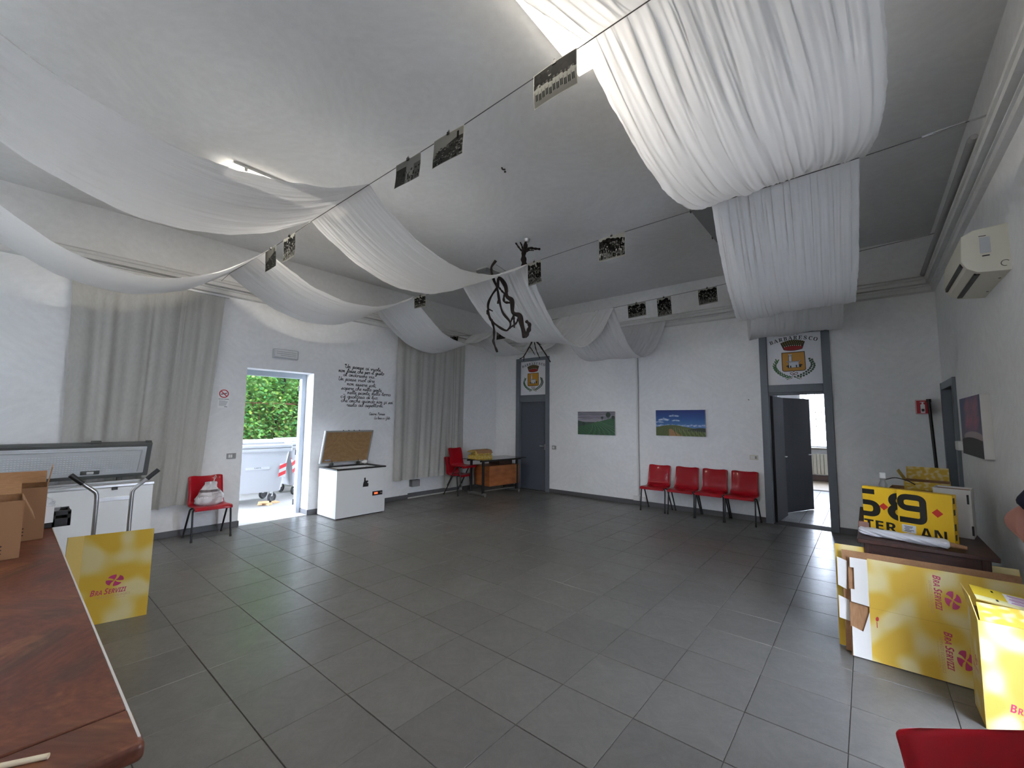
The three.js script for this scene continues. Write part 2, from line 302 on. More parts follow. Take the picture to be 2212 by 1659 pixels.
function frameOf(n, d, extra, label) {   // tall grey frame with a bar and a painted panel over the door
  const w = 0.085, o = struct(`door_${n}`, merge(rspan(d.x0 - 0.02, d.x0 + w, 0, d.h, -0.14, 0.025), rspan(d.x1 - w, d.x1 + 0.02, 0, d.h, -0.14, 0.025), rspan(d.x0 + w - 0.001, d.x1 - w + 0.001, d.h - 0.07, d.h, -0.13, 0.02),
    rspan(d.x0 + w, d.x1 - w, 2.09, 2.21, -0.1, 0.012), rspan(d.x0 + w, d.x1 - w, 2.05, 2.09, -0.12, 0.0)), greyFrame, label);
  part('crest_panel', new THREE.PlaneGeometry(d.x1 - d.x0 - 2 * w - 0.008, 0.81).translate((d.x0 + d.x1) / 2, 2.618, -0.028), crestMat, o, 'white panel with a painted municipal crest');
  part('panel_backing', span(d.x0 + w, d.x1 - w, 2.21, d.h - 0.07, -0.05, -0.03), paleGrey, o);
  extra(o, d.x0 + w, d.x1 - w);
  return o;
}
struct('wall_light_block', merge(span(0.5, 1.84, 0, 3.2, -0.55, -0.37), span(W + 0.37, W + 0.5, 0, 2.4, -0.1, 1.3)), plaster, 'added light block behind the closed grey doors');  // unseen slabs added to stop outside light leaking past the closed leaves
frameOf(2, DOOR_B[0], (o, a, b) => {
  part('leaf', rspan(a + 0.003, b - 0.003, 0.008, 2.048, -0.095, -0.055), greyDoor, o);
  part('handle', merge(rbox(0.03, 0.13, 0.012, 0.004, b - 0.06, 1.0, -0.05), rod([b - 0.06, 1.02, -0.05], [b - 0.06, 1.02, 0.0], 0.009), rod([b - 0.055, 1.02, -0.002], [b - 0.17, 1.02, -0.002], 0.009)), steel, o, 'small metal lever handle');
}, 'closed grey door under a crest panel beside the desk');
frameOf(3, DOOR_B[1], (o, a, b) => {
  // leaf swung into the passage on the hinge side
  const leaf = part('leaf', merge(rspan(0, 0.72, 0.008, 2.045, -0.02, 0.02)), shadedDoor, o); leaf.position.set(a + 0.02, 0, -0.12); leaf.rotation.y = 1.5;
  part('handle', merge(rod([a + 0.07, 1.02, -0.78], [a + 0.12, 1.02, -0.78], 0.009), rod([a + 0.12, 1.02, -0.79], [a + 0.12, 1.02, -0.68], 0.009)), steel, o);
}, 'open grey door under a crest panel beside the row of chairs');
{ // door in the wall with the air conditioner
  const { z0, z1, h } = SIDE, o = struct('door_4', merge(rspan(W - 0.03, W + 0.14, 0, h, z0 - 0.02, z0 + 0.08), rspan(W - 0.03, W + 0.14, 0, h, z1 - 0.08, z1 + 0.02), rspan(W - 0.028, W + 0.13, h - 0.09, h - 0.001, z0 + 0.079, z1 - 0.079)), greyFrame, 'closed grey door behind the black pole');
  part('leaf', rspan(W + 0.06, W + 0.1, 0.01, h - 0.09, z0 + 0.08, z1 - 0.08), greyDoor, o);
  part('handle', merge(rod([W + 0.06, 1.02, z1 - 0.16], [W, 1.02, z1 - 0.16], 0.009), rod([W, 1.02, z1 - 0.15], [W, 1.02, z1 - 0.28], 0.009)), steel, o);
}
{ // glazed door beside the viewer
  const { z0, z1, h } = EXIT, x0 = W + 0.1, x1 = W + 0.16, o = struct('door_5', merge(rspan(x0, x1, 0, h, z0, z0 + 0.06), rspan(x0, x1, 0, h, z1 - 0.06, z1), rspan(x0 + 0.002, x1 - 0.002, h - 0.07, h, z0 + 0.059, z1 - 0.059), rspan(x0 + 0.002, x1 - 0.002, 0, 0.1, z0 + 0.059, z1 - 0.059), rspan(x0 + 0.004, x1 - 0.004, 0.05, h - 0.05, (z0 + z1) / 2 - 0.03, (z0 + z1) / 2 + 0.03)), paleFrame, 'glazed metal door beside the viewer');
  part('pane', span(x0 + 0.028, x0 + 0.032, 0.1, h - 0.07, z0 + 0.06, z1 - 0.06), new THREE.MeshPhysicalMaterial({ color: 0xffffff, roughness: 0, transmission: 1, thickness: 0 }), o);
}
FILL_WINDOWS.forEach((f, n) => {
  const o = struct(`window_${n + 2}`, merge(outline(f.x0, f.x1, 0.9, 3.1, 0.07, 0.06).translate(0, 0, D + 0.15), span((f.x0 + f.x1) / 2 - 0.035, (f.x0 + f.x1) / 2 + 0.035, 0.97, 3.03, D + 0.152, D + 0.208)), whitePlastic, ['added curtained fill window behind the viewer towards the long table', 'added curtained fill window behind the viewer in line with the wide swags'][n]);
  part('pane', span(f.x0 + 0.07, f.x1 - 0.07, 0.97, 3.03, D + 0.178, D + 0.182), new THREE.MeshPhysicalMaterial({ color: 0xffffff, roughness: 0, transmission: 1, thickness: 0 }), o);
});
// room behind the open grey door: passage, second door leaf, tiled floor, barred window over a radiator
{
  const z1 = -T, z0 = -6.7, xa = 4.6, xb = 8.6, hh = 3.2;
  const win = { x0: 5.7, x1: 7.0, y0: 0.92, y1: 2.55 };
  struct('wall_far', metreUV(extrude(rect(xa, xb, 0, hh), 0.3, 0, [rect(win.x0, win.x1, win.y0, win.y1)]).translate(0, 0, z0 - 0.3)), plaster, 'white wall with the window in the room beyond');
  struct('wall_beyond_left', metreUV(span(xa - 0.2, xa, 0, hh, z0 - 0.3, z1)), plaster, 'white side wall of the room beyond');
  struct('wall_beyond_right', metreUV(span(xb, xb + 0.2, 0, hh, z0 - 0.3, z1)), plaster, 'white side wall of the room beyond near its door');
  struct('wall_passage', merge(span(xa, 6.0, 0, hh, -1.05, -0.95), span(6.86, xb, 0, hh, -1.05, -0.95), span(6.0, 6.86, 2.12, hh, -1.05, -0.95)), plaster, 'wall between passage and the room beyond');
  struct('ceiling_beyond', span(xa - 0.2, xb + 0.2, hh, hh + 0.2, z0 - 0.3, z1), ceilingPaint, 'ceiling of the room beyond');
  const fl = struct('floor_beyond', span(xa - 0.2, xb + 0.2, -0.2, -0.004, z0 - 0.3, z1), groutMat, 'pale tiled floor of the room beyond');
  const pale = std({ color: lin(0.4, 0.4, 0.41), roughness: 0.3 }), tan = std({ color: lin(0.5, 0.4, 0.29), roughness: 0.5 });
  let n = 0; const tg = new RoundedBoxGeometry(0.294, 0.01, 0.294, 1, 0.002);
  for (let x = 5.55; x < 7.4; x += 0.3) for (let z = -0.5; z > -4.6; z -= 0.3) { const m = part(n ? `tile_${String(n).padStart(3, '0')}` : 'tile', tg, pale, fl); m.position.set(x, -0.005, z); n++; }
  part('wood_strip', span(xa, xb, -0.004, 0.0, z0, -4.75), tan, fl, 'tan boards below the window');
  struct('baseboard_beyond', rspan(xa, xb, 0, 0.16, z0, z0 + 0.02), std({ color: lin(0.2, 0.14, 0.12), roughness: 0.5 }), 'brown skirting of the room beyond');
  const w = struct('window_1', merge(rspan(win.x0, win.x1, win.y0, win.y0 + 0.05, z0 - 0.1, z0 - 0.04), rspan(win.x0, win.x1, win.y1 - 0.06, win.y1, z0 - 0.1, z0 - 0.04), rspan(win.x0, win.x0 + 0.06, win.y0, win.y1, z0 - 0.1, z0 - 0.04), rspan(win.x1 - 0.06, win.x1, win.y0, win.y1, z0 - 0.1, z0 - 0.04), rspan(6.32, 6.38, win.y0, win.y1, z0 - 0.1, z0 - 0.04)), whitePlastic, 'white barred window of the room beyond');
  part('sill', rspan(win.x0 - 0.1, win.x1 + 0.1, win.y0 - 0.05, win.y0, z0 - 0.04, z0 + 0.1), std({ color: lin(0.3, 0.27, 0.22), roughness: 0.5 }), w);
  for (let x = win.x0 + 0.12; x < win.x1; x += 0.14) part('bar', rod([x, win.y0, z0 - 0.22], [x, win.y1, z0 - 0.22], 0.011, 6), greyPlastic, w);
  for (let y = win.y0 + 0.2; y < win.y1; y += 0.2) part('bar', rod([win.x0, y, z0 - 0.22], [win.x1, y, z0 - 0.22], 0.01, 6), greyPlastic, w);
  const r = thing('radiator', 'cream radiator under the barred window beyond the open grey door', 'radiator', [6.35, 0, z0 + 0.12]);
  for (let k = 0; k < 12; k++) part('fin', rbox(0.075, 0.56, 0.09, 0.012, -0.46 + k * 0.082, 0.48, 0), creamPlastic, r);
  part('pipe', rod([-0.52, 0.25, 0], [-0.52, 0, 0], 0.012), creamPlastic, r);
  const d = struct('door_6', rspan(0, 0.82, 0.01, 2.06, -0.02, 0.02), shadedDoor, 'grey door leaf with shade put into its colour standing open in the passage'); d.position.set(6.03, 0, -1.07); d.rotation.y = 1.14;
  part('handle', merge(rod([0.74, 1.02, 0.02], [0.74, 1.02, 0.07], 0.009), rod([0.74, 1.02, 0.07], [0.64, 1.02, 0.07], 0.009)), steel, d);
}

// ---------------------------------------------------------------- outside the open door
struct('ground_outside', metreUV(merge(span(-14, -T, -0.25, -0.02, -3, 16), span(W + T, W + 14, -0.25, -0.02, -3, 16), span(-14, W + 14, -0.25, -0.02, -14, -7.1))), std({ map: plasterMap, color: lin(0.33, 0.32, 0.31), roughness: 0.9 }), 'pale concrete yard outside').userData.category = 'ground';
struct('roof_added_shade', merge(span(-2.75, -T, 4.5, 4.62, -4, 14)), std({ color: lin(0.3, 0.22, 0.17), roughness: 0.9 }), 'added unseen eaves that shade the yard outside the open door');  // unseen slab added to keep sky light off the yard and containers
{
  const fx = -3.5, o = thing('iron_fence', 'rust brown iron bar fence under the hedge outside the door', 'fence', [fx, 0, 0]);
  for (const z of [0.6, 3.32, 6.0]) part('post', rspan(-0.045, 0.045, 0, 2.2, z - 0.045, z + 0.045), rust, o);
  for (const y of [0.28, 1.06, 1.95]) part('rail', rspan(-0.015, 0.015, y - 0.018, y + 0.018, 0.6, 6.0), rust, o);
  for (let z = 0.75; z < 6; z += 0.145) part('bar', rod([0, 0.1, z], [0, 2.1, z], 0.009, 6), rust, o);
  const h = thing('ivy_hedge', 'dense green leafy hedge spilling over the iron fence', 'hedge', [fx, 0, 0]);
  for (const z of [1.2, 2.4, 3.7, 4.9]) part('stem', tube([[-0.3, 0, z], [-0.25, 1.2, z + 0.1], [-0.3, 2.4, z - 0.1], [-0.2, 3.4, z]], 0.025, 12, 6), std({ color: lin(0.06, 0.04, 0.03), roughness: 0.9 }), h);
  part('inner_foliage', rbox(0.6, 5.6, 9, 0.2, -0.75, 2.8, 3.2), std({ color: lin(0.13, 0.27, 0.07), roughness: 1 }), h);  // solid leaf-coloured core, raised out of view to shade the yard
  const leaf = surf((u, v) => { const w = 0.021 * Math.sin(Math.PI * Math.min(1, v * 1.02)) ** 0.8; return V((u - 0.5) * 2 * w, v * 0.075, 0.006 * Math.sin(v * 3) - Math.abs(u - 0.5) * 0.012); }, 2, 4);
  const N = 11000, DEEP = 5000, im = new THREE.InstancedMesh(leaf, new THREE.MeshPhysicalMaterial({ color: 0xffffff, roughness: 0.7, specularIntensity: 0.35, transmission: 0.2, thickness: 0, side: THREE.DoubleSide }), N + DEEP), m = new THREE.Matrix4(), q = new THREE.Quaternion(), col = new THREE.Color();
  for (let i = N; i < N + DEEP; i++) {   // the leaves deeper in the hedge, up to its top
    q.setFromEuler(new THREE.Euler(rr(0.9, 2.6), rr(-0.9, 0.9) + Math.PI / 2, rr(-1.0, 1.0), 'YXZ')); m.compose(V(rr(-0.5, -0.1), rr(0.3, 5.4), rr(-1.2, 7.8)), q, V(1, 1, 1).multiplyScalar(rr(1.6, 2.8))); im.setMatrixAt(i, m);
    const k = rr(0.6, 1.35); im.setColorAt(i, col.setRGB(0.17 * k * rr(0.7, 1.5), 0.36 * k, 0.09 * k * rr(0.6, 1.6)));
  }
  for (let i = 0; i < N; i++) {
    const z = rr(0.2, 6.4), t = rnd(), edge = 1.16 + 0.2 * noise2(z * 1.6, 3) + 0.1 * noise2(z * 6, 8);
    const y = lerp(edge, 3.7, t ** 1.1), x = 0.24 + 0.2 * noise2(z * 1.4, y * 1.4) + rr(-0.3, 0.12);
    if (noise2(z * 2.2 + 30, y * 2.2) < -0.62 && rnd() < 0.8) { i--; continue; }
    q.setFromEuler(new THREE.Euler(rr(0.9, 2.6), rr(-0.9, 0.9) + Math.PI / 2, rr(-1.0, 1.0), 'YXZ'));
    m.compose(V(x, y, z), q, V(1, 1, 1).multiplyScalar(rr(0.9, 1.6))); im.setMatrixAt(i, m);
    const k = rr(0.6, 1.35); im.setColorAt(i, col.setRGB(0.17 * k * rr(0.7, 1.5), 0.36 * k, 0.09 * k * rr(0.6, 1.6)));
  }
  im.name = 'leaves'; im.userData = { kind: 'stuff' }; h.add(im);
}
function dumpster(label, at, turn, marked) {
  const o = thing('waste_container', label, 'container', at, turn, 'waste containers outside the door');
  const whiteBin = std({ color: lin(0.33, 0.33, 0.34), roughness: 0.5 });
  // body tapers to the floor: width along local x, front towards +z
  const sec = (w, d, y, r = 0.05) => { const s = []; for (const [sx, sz, a0] of [[1, 1, 0], [-1, 1, 1], [-1, -1, 2], [1, -1, 3]]) for (let k = 0; k <= 3; k++) { const a = (a0 + k / 3) * Math.PI / 2; s.push(V(sx * (w / 2 - r) + Math.cos(a) * r, y, sz * (d / 2 - r) + Math.sin(a) * r)); } return s; };
  const rings = [sec(1.12, 0.68, 0.22), sec(1.14, 0.7, 0.25), sec(1.32, 0.92, 0.98), sec(1.4, 1.0, 0.985), sec(1.4, 1.0, 1.05)];
  part('body', surf((u, v) => { const n = rings[0].length, i = Math.round(u * n) % n, k = Math.round(v * 4); return rings[k][i]; }, rings[0].length, 4), whiteBin, o);
  part('floor_plate', rbox(1.1, 0.03, 0.66, 0.01, 0, 0.235, 0), whiteBin, o);
  const lid = part('lid', merge(rbox(1.38, 0.07, 0.98, 0.03, 0, 1.1, 0), rbox(1.2, 0.07, 0.8, 0.03, 0, 1.15, -0.05)), whiteBin, o); lid.rotation.x = 0.02;
  const tape = canvas(64, 256, (c) => { c.fillStyle = '#a4a4a4'; c.fillRect(0, 0, 64, 256); c.fillStyle = '#b01c22'; for (let k = -1; k < 5; k++) { c.beginPath(); c.moveTo(0, k * 86 + 40); c.lineTo(64, k * 86); c.lineTo(64, k * 86 + 44); c.lineTo(0, k * 86 + 84); c.fill(); } });
  for (const s of [-1, 1]) { const m = part('hazard_tape', new THREE.PlaneGeometry(0.12, 0.42), std({ map: tape, roughness: 0.5 }), o); m.position.set(s * 0.555, 0.7, 0.432); m.rotation.set(-0.15, 0, s * 0.12 * -1); }
  if (marked) { const t = canvas(256, 128, (c) => { c.fillStyle = '#9c9c9e'; c.fillRect(0, 0, 256, 128); c.fillStyle = '#4a4d50'; c.textAlign = 'center'; c.font = 'bold 34px sans-serif'; c.lineWidth = 5; c.strokeStyle = '#4a4d50'; c.beginPath(); c.moveTo(128, 8); c.lineTo(150, 46); c.lineTo(106, 46); c.closePath(); c.stroke(); c.font = '20px sans-serif'; c.fillText('raccolta differenziata', 128, 90); c.font = 'bold 24px sans-serif'; c.fillText('CARTA', 128, 118); c.font = '18px sans-serif'; c.fillText('comune', 128, 68); });
    const m = part('marking', new THREE.PlaneGeometry(0.4, 0.2), std({ map: t, roughness: 0.5 }), o); m.position.set(0.12, 0.76, 0.4105); m.rotation.x = -0.15; }
  for (const [sx, sz] of [[1, 1], [-1, 1], [1, -1], [-1, -1]]) {
    const w = part('castor', merge(new THREE.TorusGeometry(0.072, 0.026, 8, 20).rotateY(0.5), new THREE.CylinderGeometry(0.06, 0.06, 0.03, 16).rotateX(Math.PI / 2).rotateY(0.5)).translate(sx * 0.44, 0.1, sz * 0.26), rubber, o);
    part('fork', merge(rbox(0.05, 0.11, 0.07, 0.01, sx * 0.44 - 0.02, 0.175, sz * 0.26), rbox(0.09, 0.02, 0.09, 0.004, sx * 0.44, 0.225, sz * 0.26)), steel, w);
  }
  for (const s of [-1, 1]) part('lifting_pin', merge(rod([s * 0.66, 0.9, 0], [s * 0.76, 0.9, 0], 0.02), rbox(0.03, 0.12, 0.1, 0.01, s * 0.665, 0.9, 0)), blackPlastic, o);
  return o;
}
dumpster('white wheeled waste container with paper marking outside the open door', [-1.98, -0.02, 4.98], Math.PI / 2 - 0.06, true);
dumpster('white wheeled waste container behind the marked one by the fence', [-2.55, -0.02, 3.5], Math.PI / 2 + 0.1, false);
{
  const o = thing('wood_chocks', 'broken wood scraps under the castor of the waste container', 'wood scrap', [-1.5, -0.02, 4.66]);
  const m = std({ color: lin(0.5, 0.33, 0.17), roughness: 0.8 });
  for (const [x, z, a, y] of [[0.02, 0.05, 0.4, 0.02], [-0.05, 0.14, -0.5, 0.03], [0.03, 0.12, 1.1, 0.06], [-0.12, -0.14, 0.2, 0.012]]) part('scrap', rbox(0.17, 0.035, 0.08, 0.006).rotateY(a).translate(x, y, z), m, o);
}

// ---------------------------------------------------------------- ceiling lights
function ceilingLight(x, z0, z1, lit, label) {
  const o = thing('ceiling_light', label, 'light', [x, H, (z0 + z1) / 2], 0, 'ceiling strip lights'), L = z1 - z0;
  part('housing', extrude([[-0.12, 0], [0.12, 0], [0.13, -0.03], [-0.13, -0.03]], L - 0.02).translate(0, 0, -L / 2 + 0.01), whitePlastic, o);
  part('diffuser', extrude([[-0.128, -0.03], [0.128, -0.03], [0.105, -0.085], [-0.105, -0.085]], L).translate(0, 0, -L / 2), lit ? new THREE.MeshStandardMaterial({ color: lin(0.8, 0.8, 0.78), emissive: TUBE, emissiveIntensity: TUBE_GLOW, roughness: 0.5 }) : std({ color: lin(0.24, 0.24, 0.24), roughness: 0.35 }), o, lit ? 'glowing diffuser' : 'unlit grey diffuser');
  for (const s of [-1, 1]) for (const e of [-1, 1]) part('clip', rbox(0.012, 0.05, 0.03, 0.003, s * 0.132, -0.04, e * (L / 2 - 0.12)), lit ? whitePlastic : darkSteel, o);
  if (lit) { const l = new THREE.RectAreaLight(TUBE, TUBE_LIGHT, 0.2, L - 0.04); l.name = 'ceiling_light_glow'; l.position.set(0, -0.09, 0); l.rotation.x = -Math.PI / 2; o.add(l); }
  return o;
}
ceilingLight(2.3, 5.45, 6.69, true, 'lit strip light glowing behind the swag near the curtained wall');
ceilingLight(5.83, 5.46, 6.7, true, 'lit strip light glowing beside the wide wrinkled swag and the group photograph');
ceilingLight(2.3, 1.74, 2.95, false, 'unlit strip light half hidden above the middle swags near the back wall');
ceilingLight(5.83, 1.74, 2.93, false, 'unlit strip light with grey diffuser behind the wide wrinkled swag');

// ---------------------------------------------------------------- wires and fabric swags
const ZW = { a: 6.1, b: 3.8, c: 1.6, d: 8.4 };
const wires = { a: [[0, 3.58], [0.45, 3.625], [2.0, 3.6], [2.95, 3.625], [4, 3.625], [5.2, 3.62], [6.14, 3.645], [7.3, 3.68], [W, 3.72]], b: [[0, 3.53], [0.45, 3.56], [1.6, 3.61], [2.76, 3.55], [3.96, 3.61], [5, 3.65], [6.19, 3.67], [7.28, 3.69], [W, 3.72]],
  c: [[0, 3.5], [0.75, 3.44], [1.4, 3.44], [2.96, 3.47], [4.07, 3.49], [5.6, 3.535], [7.2, 3.64], [W, 3.69]], d: [[0, 3.58], [2, 3.6], [4, 3.62], [6.2, 3.64], [W, 3.7]] };
const wireY = (k, x) => { const p = wires[k]; let i = 0; while (i < p.length - 2 && x > p[i + 1][0]) i++; return lerp(p[i][1], p[i + 1][1], clamp((x - p[i][0]) / (p[i + 1][0] - p[i][0]), 0, 1)); };
const wireMat = std({ color: lin(0.12, 0.12, 0.12), roughness: 0.4, metalness: 0.8 });
for (const [k, label] of [['a', 'thin steel wire over the small freezer that carries the group photograph'], ['b', 'thin steel wire with turnbuckle that carries the hanging vine'], ['c', 'thin steel wire nearest the grey doors that carries three photographs'], ['d', 'thin steel wire over the long wooden table']]) {
  const o = thing('steel_wire', label, 'wire', [0, 0, ZW[k]]), p = wires[k];
  part('cable', merge(p.slice(1).map((q, i) => rod([p[i][0], p[i][1], 0], [q[0], q[1], 0], 0.0032, 6))), wireMat, o);
  const y = p[p.length - 1][1], s = (y - p[p.length - 2][1]) / (W - p[p.length - 2][0]);
  part('turnbuckle', merge(rod([W - 0.34, y - 0.34 * s, 0.012], [W - 0.16, y - 0.16 * s, 0.012], 0.006, 6), rod([W - 0.34, y - 0.34 * s, -0.012], [W - 0.16, y - 0.16 * s, -0.012], 0.006, 6), rod([W - 0.14, y - 0.14 * s, 0], [W, y, 0], 0.007, 6), rod([W - 0.38, y - 0.38 * s, 0], [W - 0.32, y - 0.32 * s, 0], 0.01, 6)), steel, o);
  part('hook', merge(new THREE.TorusGeometry(0.02, 0.005, 6, 14).translate(0.035, p[0][1], 0), rod([0, p[0][1], 0], [0.02, p[0][1], 0], 0.006, 6)), darkSteel, o);
}
// one span of cloth hanging between two wires; folds run along its length, edges are a little ragged
function swag(parent, x0, x1, X0, X1, za, ka, zb, kb, sag, sd, gather = 1, ya, yb, bulge) {
  return part('swag', surf((u, v) => {
    const xa = lerp(x0, x1, u), xb = lerp(X0, X1, u), t = v, bow = 4 * t * (1 - t);
    const end = Math.max(0, 1 - Math.min(t, 1 - t) * 5);
    let x = lerp(xa, xb, t), z = lerp(za, zb, t), y = lerp(ya ?? wireY(ka, xa), yb ?? wireY(kb, xb), t) + 0.004;
    const s = (Array.isArray(sag) ? lerp(sag[0], sag[1], u) : sag) * (1 + 0.03 * noise2(u * 1.7 + sd, sd)); x += bow * (bulge ?? 0) * u;
    y -= s * (bow * 0.93 + 0.07 * Math.sin(Math.PI * t));
    const f1 = noise2(u * 7 + sd * 3.1, t * 0.9 + sd), f2 = noise2(u * 19 + sd * 7.7, t * 1.3 + sd * 2), f3 = noise2(u * 46 + sd, t * 2.2 + 5), f4 = Math.max(0, noise2(u * 9 + t * 1.6 + sd * 5, t * 0.6)) ** 3;
    const a = 0.4 + 0.6 * Math.abs(t - 0.5) * 2, k = gather * (0.008 * f1 + 0.0075 * f2 + 0.0045 * f3 + 0.016 * f4) * a * Math.min(1, Math.min(t, 1 - t) * 22 + 0.05);
    y += k; z += k * 0.6 * Math.sign(t - 0.5) * Math.min(1, Math.abs(t - 0.5) * 4) * s * 2; x += gather * 0.006 * f2;
    if (u < 0.02 || u > 0.98) { y -= 0.004 * rnd(); x += (u < 0.5 ? -1 : 1) * 0.007 * rnd(); }
    const hem = Math.min(u, 1 - u) * 40; if (hem < 1) y += (1 - hem) * 0.012 * noise2(t * 5, sd * 9);
    return V(x, y + end * 0.002, z);
  }, 170, 56), clothMat, parent);
}
{
  const l = thing('fabric_swags', 'white cotton swags nearest the curtained wall', 'drape', [0, 0, 0], 0, 'rows of ceiling swags');
  swag(l, 0.4, 1.75, 0.42, 1.85, ZW.d, 'd', ZW.a, 'a', [0.5, 0.62], 1, 0.5); swag(l, 0.42, 1.8, 0.45, 1.6, ZW.a, 'a', ZW.b, 'b', [0.46, 0.37], 2, 0.8);
  swag(l, 0.45, 1.6, 0.72, 1.42, ZW.b, 'b', ZW.c, 'c', [0.56, 0.48], 3, 1); swag(l, 0.72, 1.42, 1.15, 2.1, ZW.c, 'c', 0.1, 'c', 0.42, 4, 1, undefined, 3.5);
  const m = thing('fabric_swags', 'white cotton swags down the middle behind the hanging vine', 'drape', [0, 0, 0], 0, 'rows of ceiling swags');
  swag(m, 2.85, 4.05, 2.92, 4.0, ZW.d, 'd', ZW.a, 'a', [0.44, 0.36], 5, 0.9); swag(m, 2.92, 4.0, 2.76, 3.96, ZW.a, 'a', ZW.b, 'b', [0.36, 0.42], 6, 0.7);
  swag(m, 2.76, 3.96, 2.96, 4.07, ZW.b, 'b', ZW.c, 'c', [0.62, 0.84], 7, 1.5); swag(m, 2.96, 4.07, 3.35, 4.4, ZW.c, 'c', 0.1, 'c', 0.75, 8, 1.3, undefined, 3.5);
  const r = thing('fabric_swags', 'wide wrinkled white cotton swags on the side of the air conditioner', 'drape', [0, 0, 0], 0, 'rows of ceiling swags');
  swag(r, 6.1, 7.25, 6.14, 7.3, ZW.d, 'd', ZW.a, 'a', 0.24, 9, 1.6); swag(r, 6.14, 7.3, 6.19, 7.28, ZW.a, 'a', ZW.b, 'b', [0.37, 0.24], 10, 1.5, undefined, undefined, 0.1);
  swag(r, 6.19, 7.28, 6.1, 7.1, ZW.b, 'b', ZW.c, 'c', 0.86, 11, 1.5); swag(r, 6.1, 7.1, 5.75, 6.95, ZW.c, 'c', 0.1, 'c', 0.68, 12, 1, undefined, 3.5);
}
// black and white photographs clipped to the wires
function photoMap(kind, sd) {
  return canvas(192, 144, (c, w, h) => {
    let s = sd * 977 + 13; const R = () => { s = (s * 1664525 + 1013904223) >>> 0; return s / 4294967296; }, g = (k) => { const v = Math.round(k); return `rgb(${v},${v},${Math.round(v * 0.96)})`; };
    c.fillStyle = g(205); c.fillRect(0, 0, w, h); c.save(); c.beginPath(); c.rect(3, 3, w - 6, h - 6); c.clip();
    c.fillStyle = g(kind === 'hill' ? 150 : kind === 'crowd' ? 120 : 160); c.fillRect(0, 0, w, h);
    if (kind === 'people') {
      for (let i = 0; i < 90; i++) { c.fillStyle = g(6 + R() * 30); c.beginPath(); c.arc(R() * w, R() * h * 0.42, 6 + R() * 14, 0, 7); c.fill(); }
      c.fillStyle = g(135); c.fillRect(0, h * 0.56, w, h);
      for (let i = 0; i < 11; i++) { const x = 16 + i * 16, y = h * 0.38 + R() * 10; c.fillStyle = g(165); c.fillRect(x - 6, y + 10, 12, 24); c.fillStyle = g(80); c.beginPath(); c.arc(x, y + 4, 5, 0, 7); c.fill(); c.fillStyle = g(30); c.fillRect(x - 5, y + 34, 4, 26); c.fillRect(x + 1, y + 34, 4, 26); }
    } else if (kind === 'hill') {
      c.fillStyle = g(60); c.beginPath(); c.moveTo(0, h); c.lineTo(0, h * 0.62); c.quadraticCurveTo(w * 0.4, h * 0.42, w * 0.8, h * 0.28); c.lineTo(w, h * 0.3); c.lineTo(w, h); c.fill();
      for (let i = 0; i < 120; i++) { c.fillStyle = g(15 + R() * 130); c.fillRect(R() * w, h * (0.4 + R() * 0.55), 4 + R() * 12, 3 + R() * 7); }
      c.fillStyle = g(25); c.fillRect(w * 0.78, h * 0.1, 12, 40);
    } else if (kind === 'street') {
      c.fillStyle = g(70); c.fillRect(0, h * 0.25, w * 0.42, h); c.fillStyle = g(110); c.fillRect(w * 0.72, h * 0.3, w, h); c.fillStyle = g(150); c.fillRect(w * 0.42, h * 0.7, w * 0.3, h);
      for (let i = 0; i < 60; i++) { c.fillStyle = g(30 + R() * 90); c.fillRect(R() * w, h * (0.4 + R() * 0.5), 5 + R() * 8, 6 + R() * 14); }
    } else {
      c.fillStyle = g(200); c.fillRect(0, 0, w, h * 0.3);
      for (let i = 0; i < 70; i++) { c.fillStyle = g(10 + R() * 45); c.beginPath(); c.ellipse(R() * w, h * (0.15 + R() * 0.5), 8 + R() * 18, 5 + R() * 9, R() * 0.6, 0, 7); c.fill(); }
      for (let i = 0; i < 260; i++) { const v = R(), y = h * (0.25 + v * 0.72); c.fillStyle = g(R() < 0.6 ? 12 + R() * 50 : 120 + R() * 110); c.fillRect(R() * w, y, 2 + R() * 7, 3 + R() * 10); }
      c.fillStyle = g(170); c.fillRect(0, h * 0.93, w, h);
    }
    c.restore();
  });
}
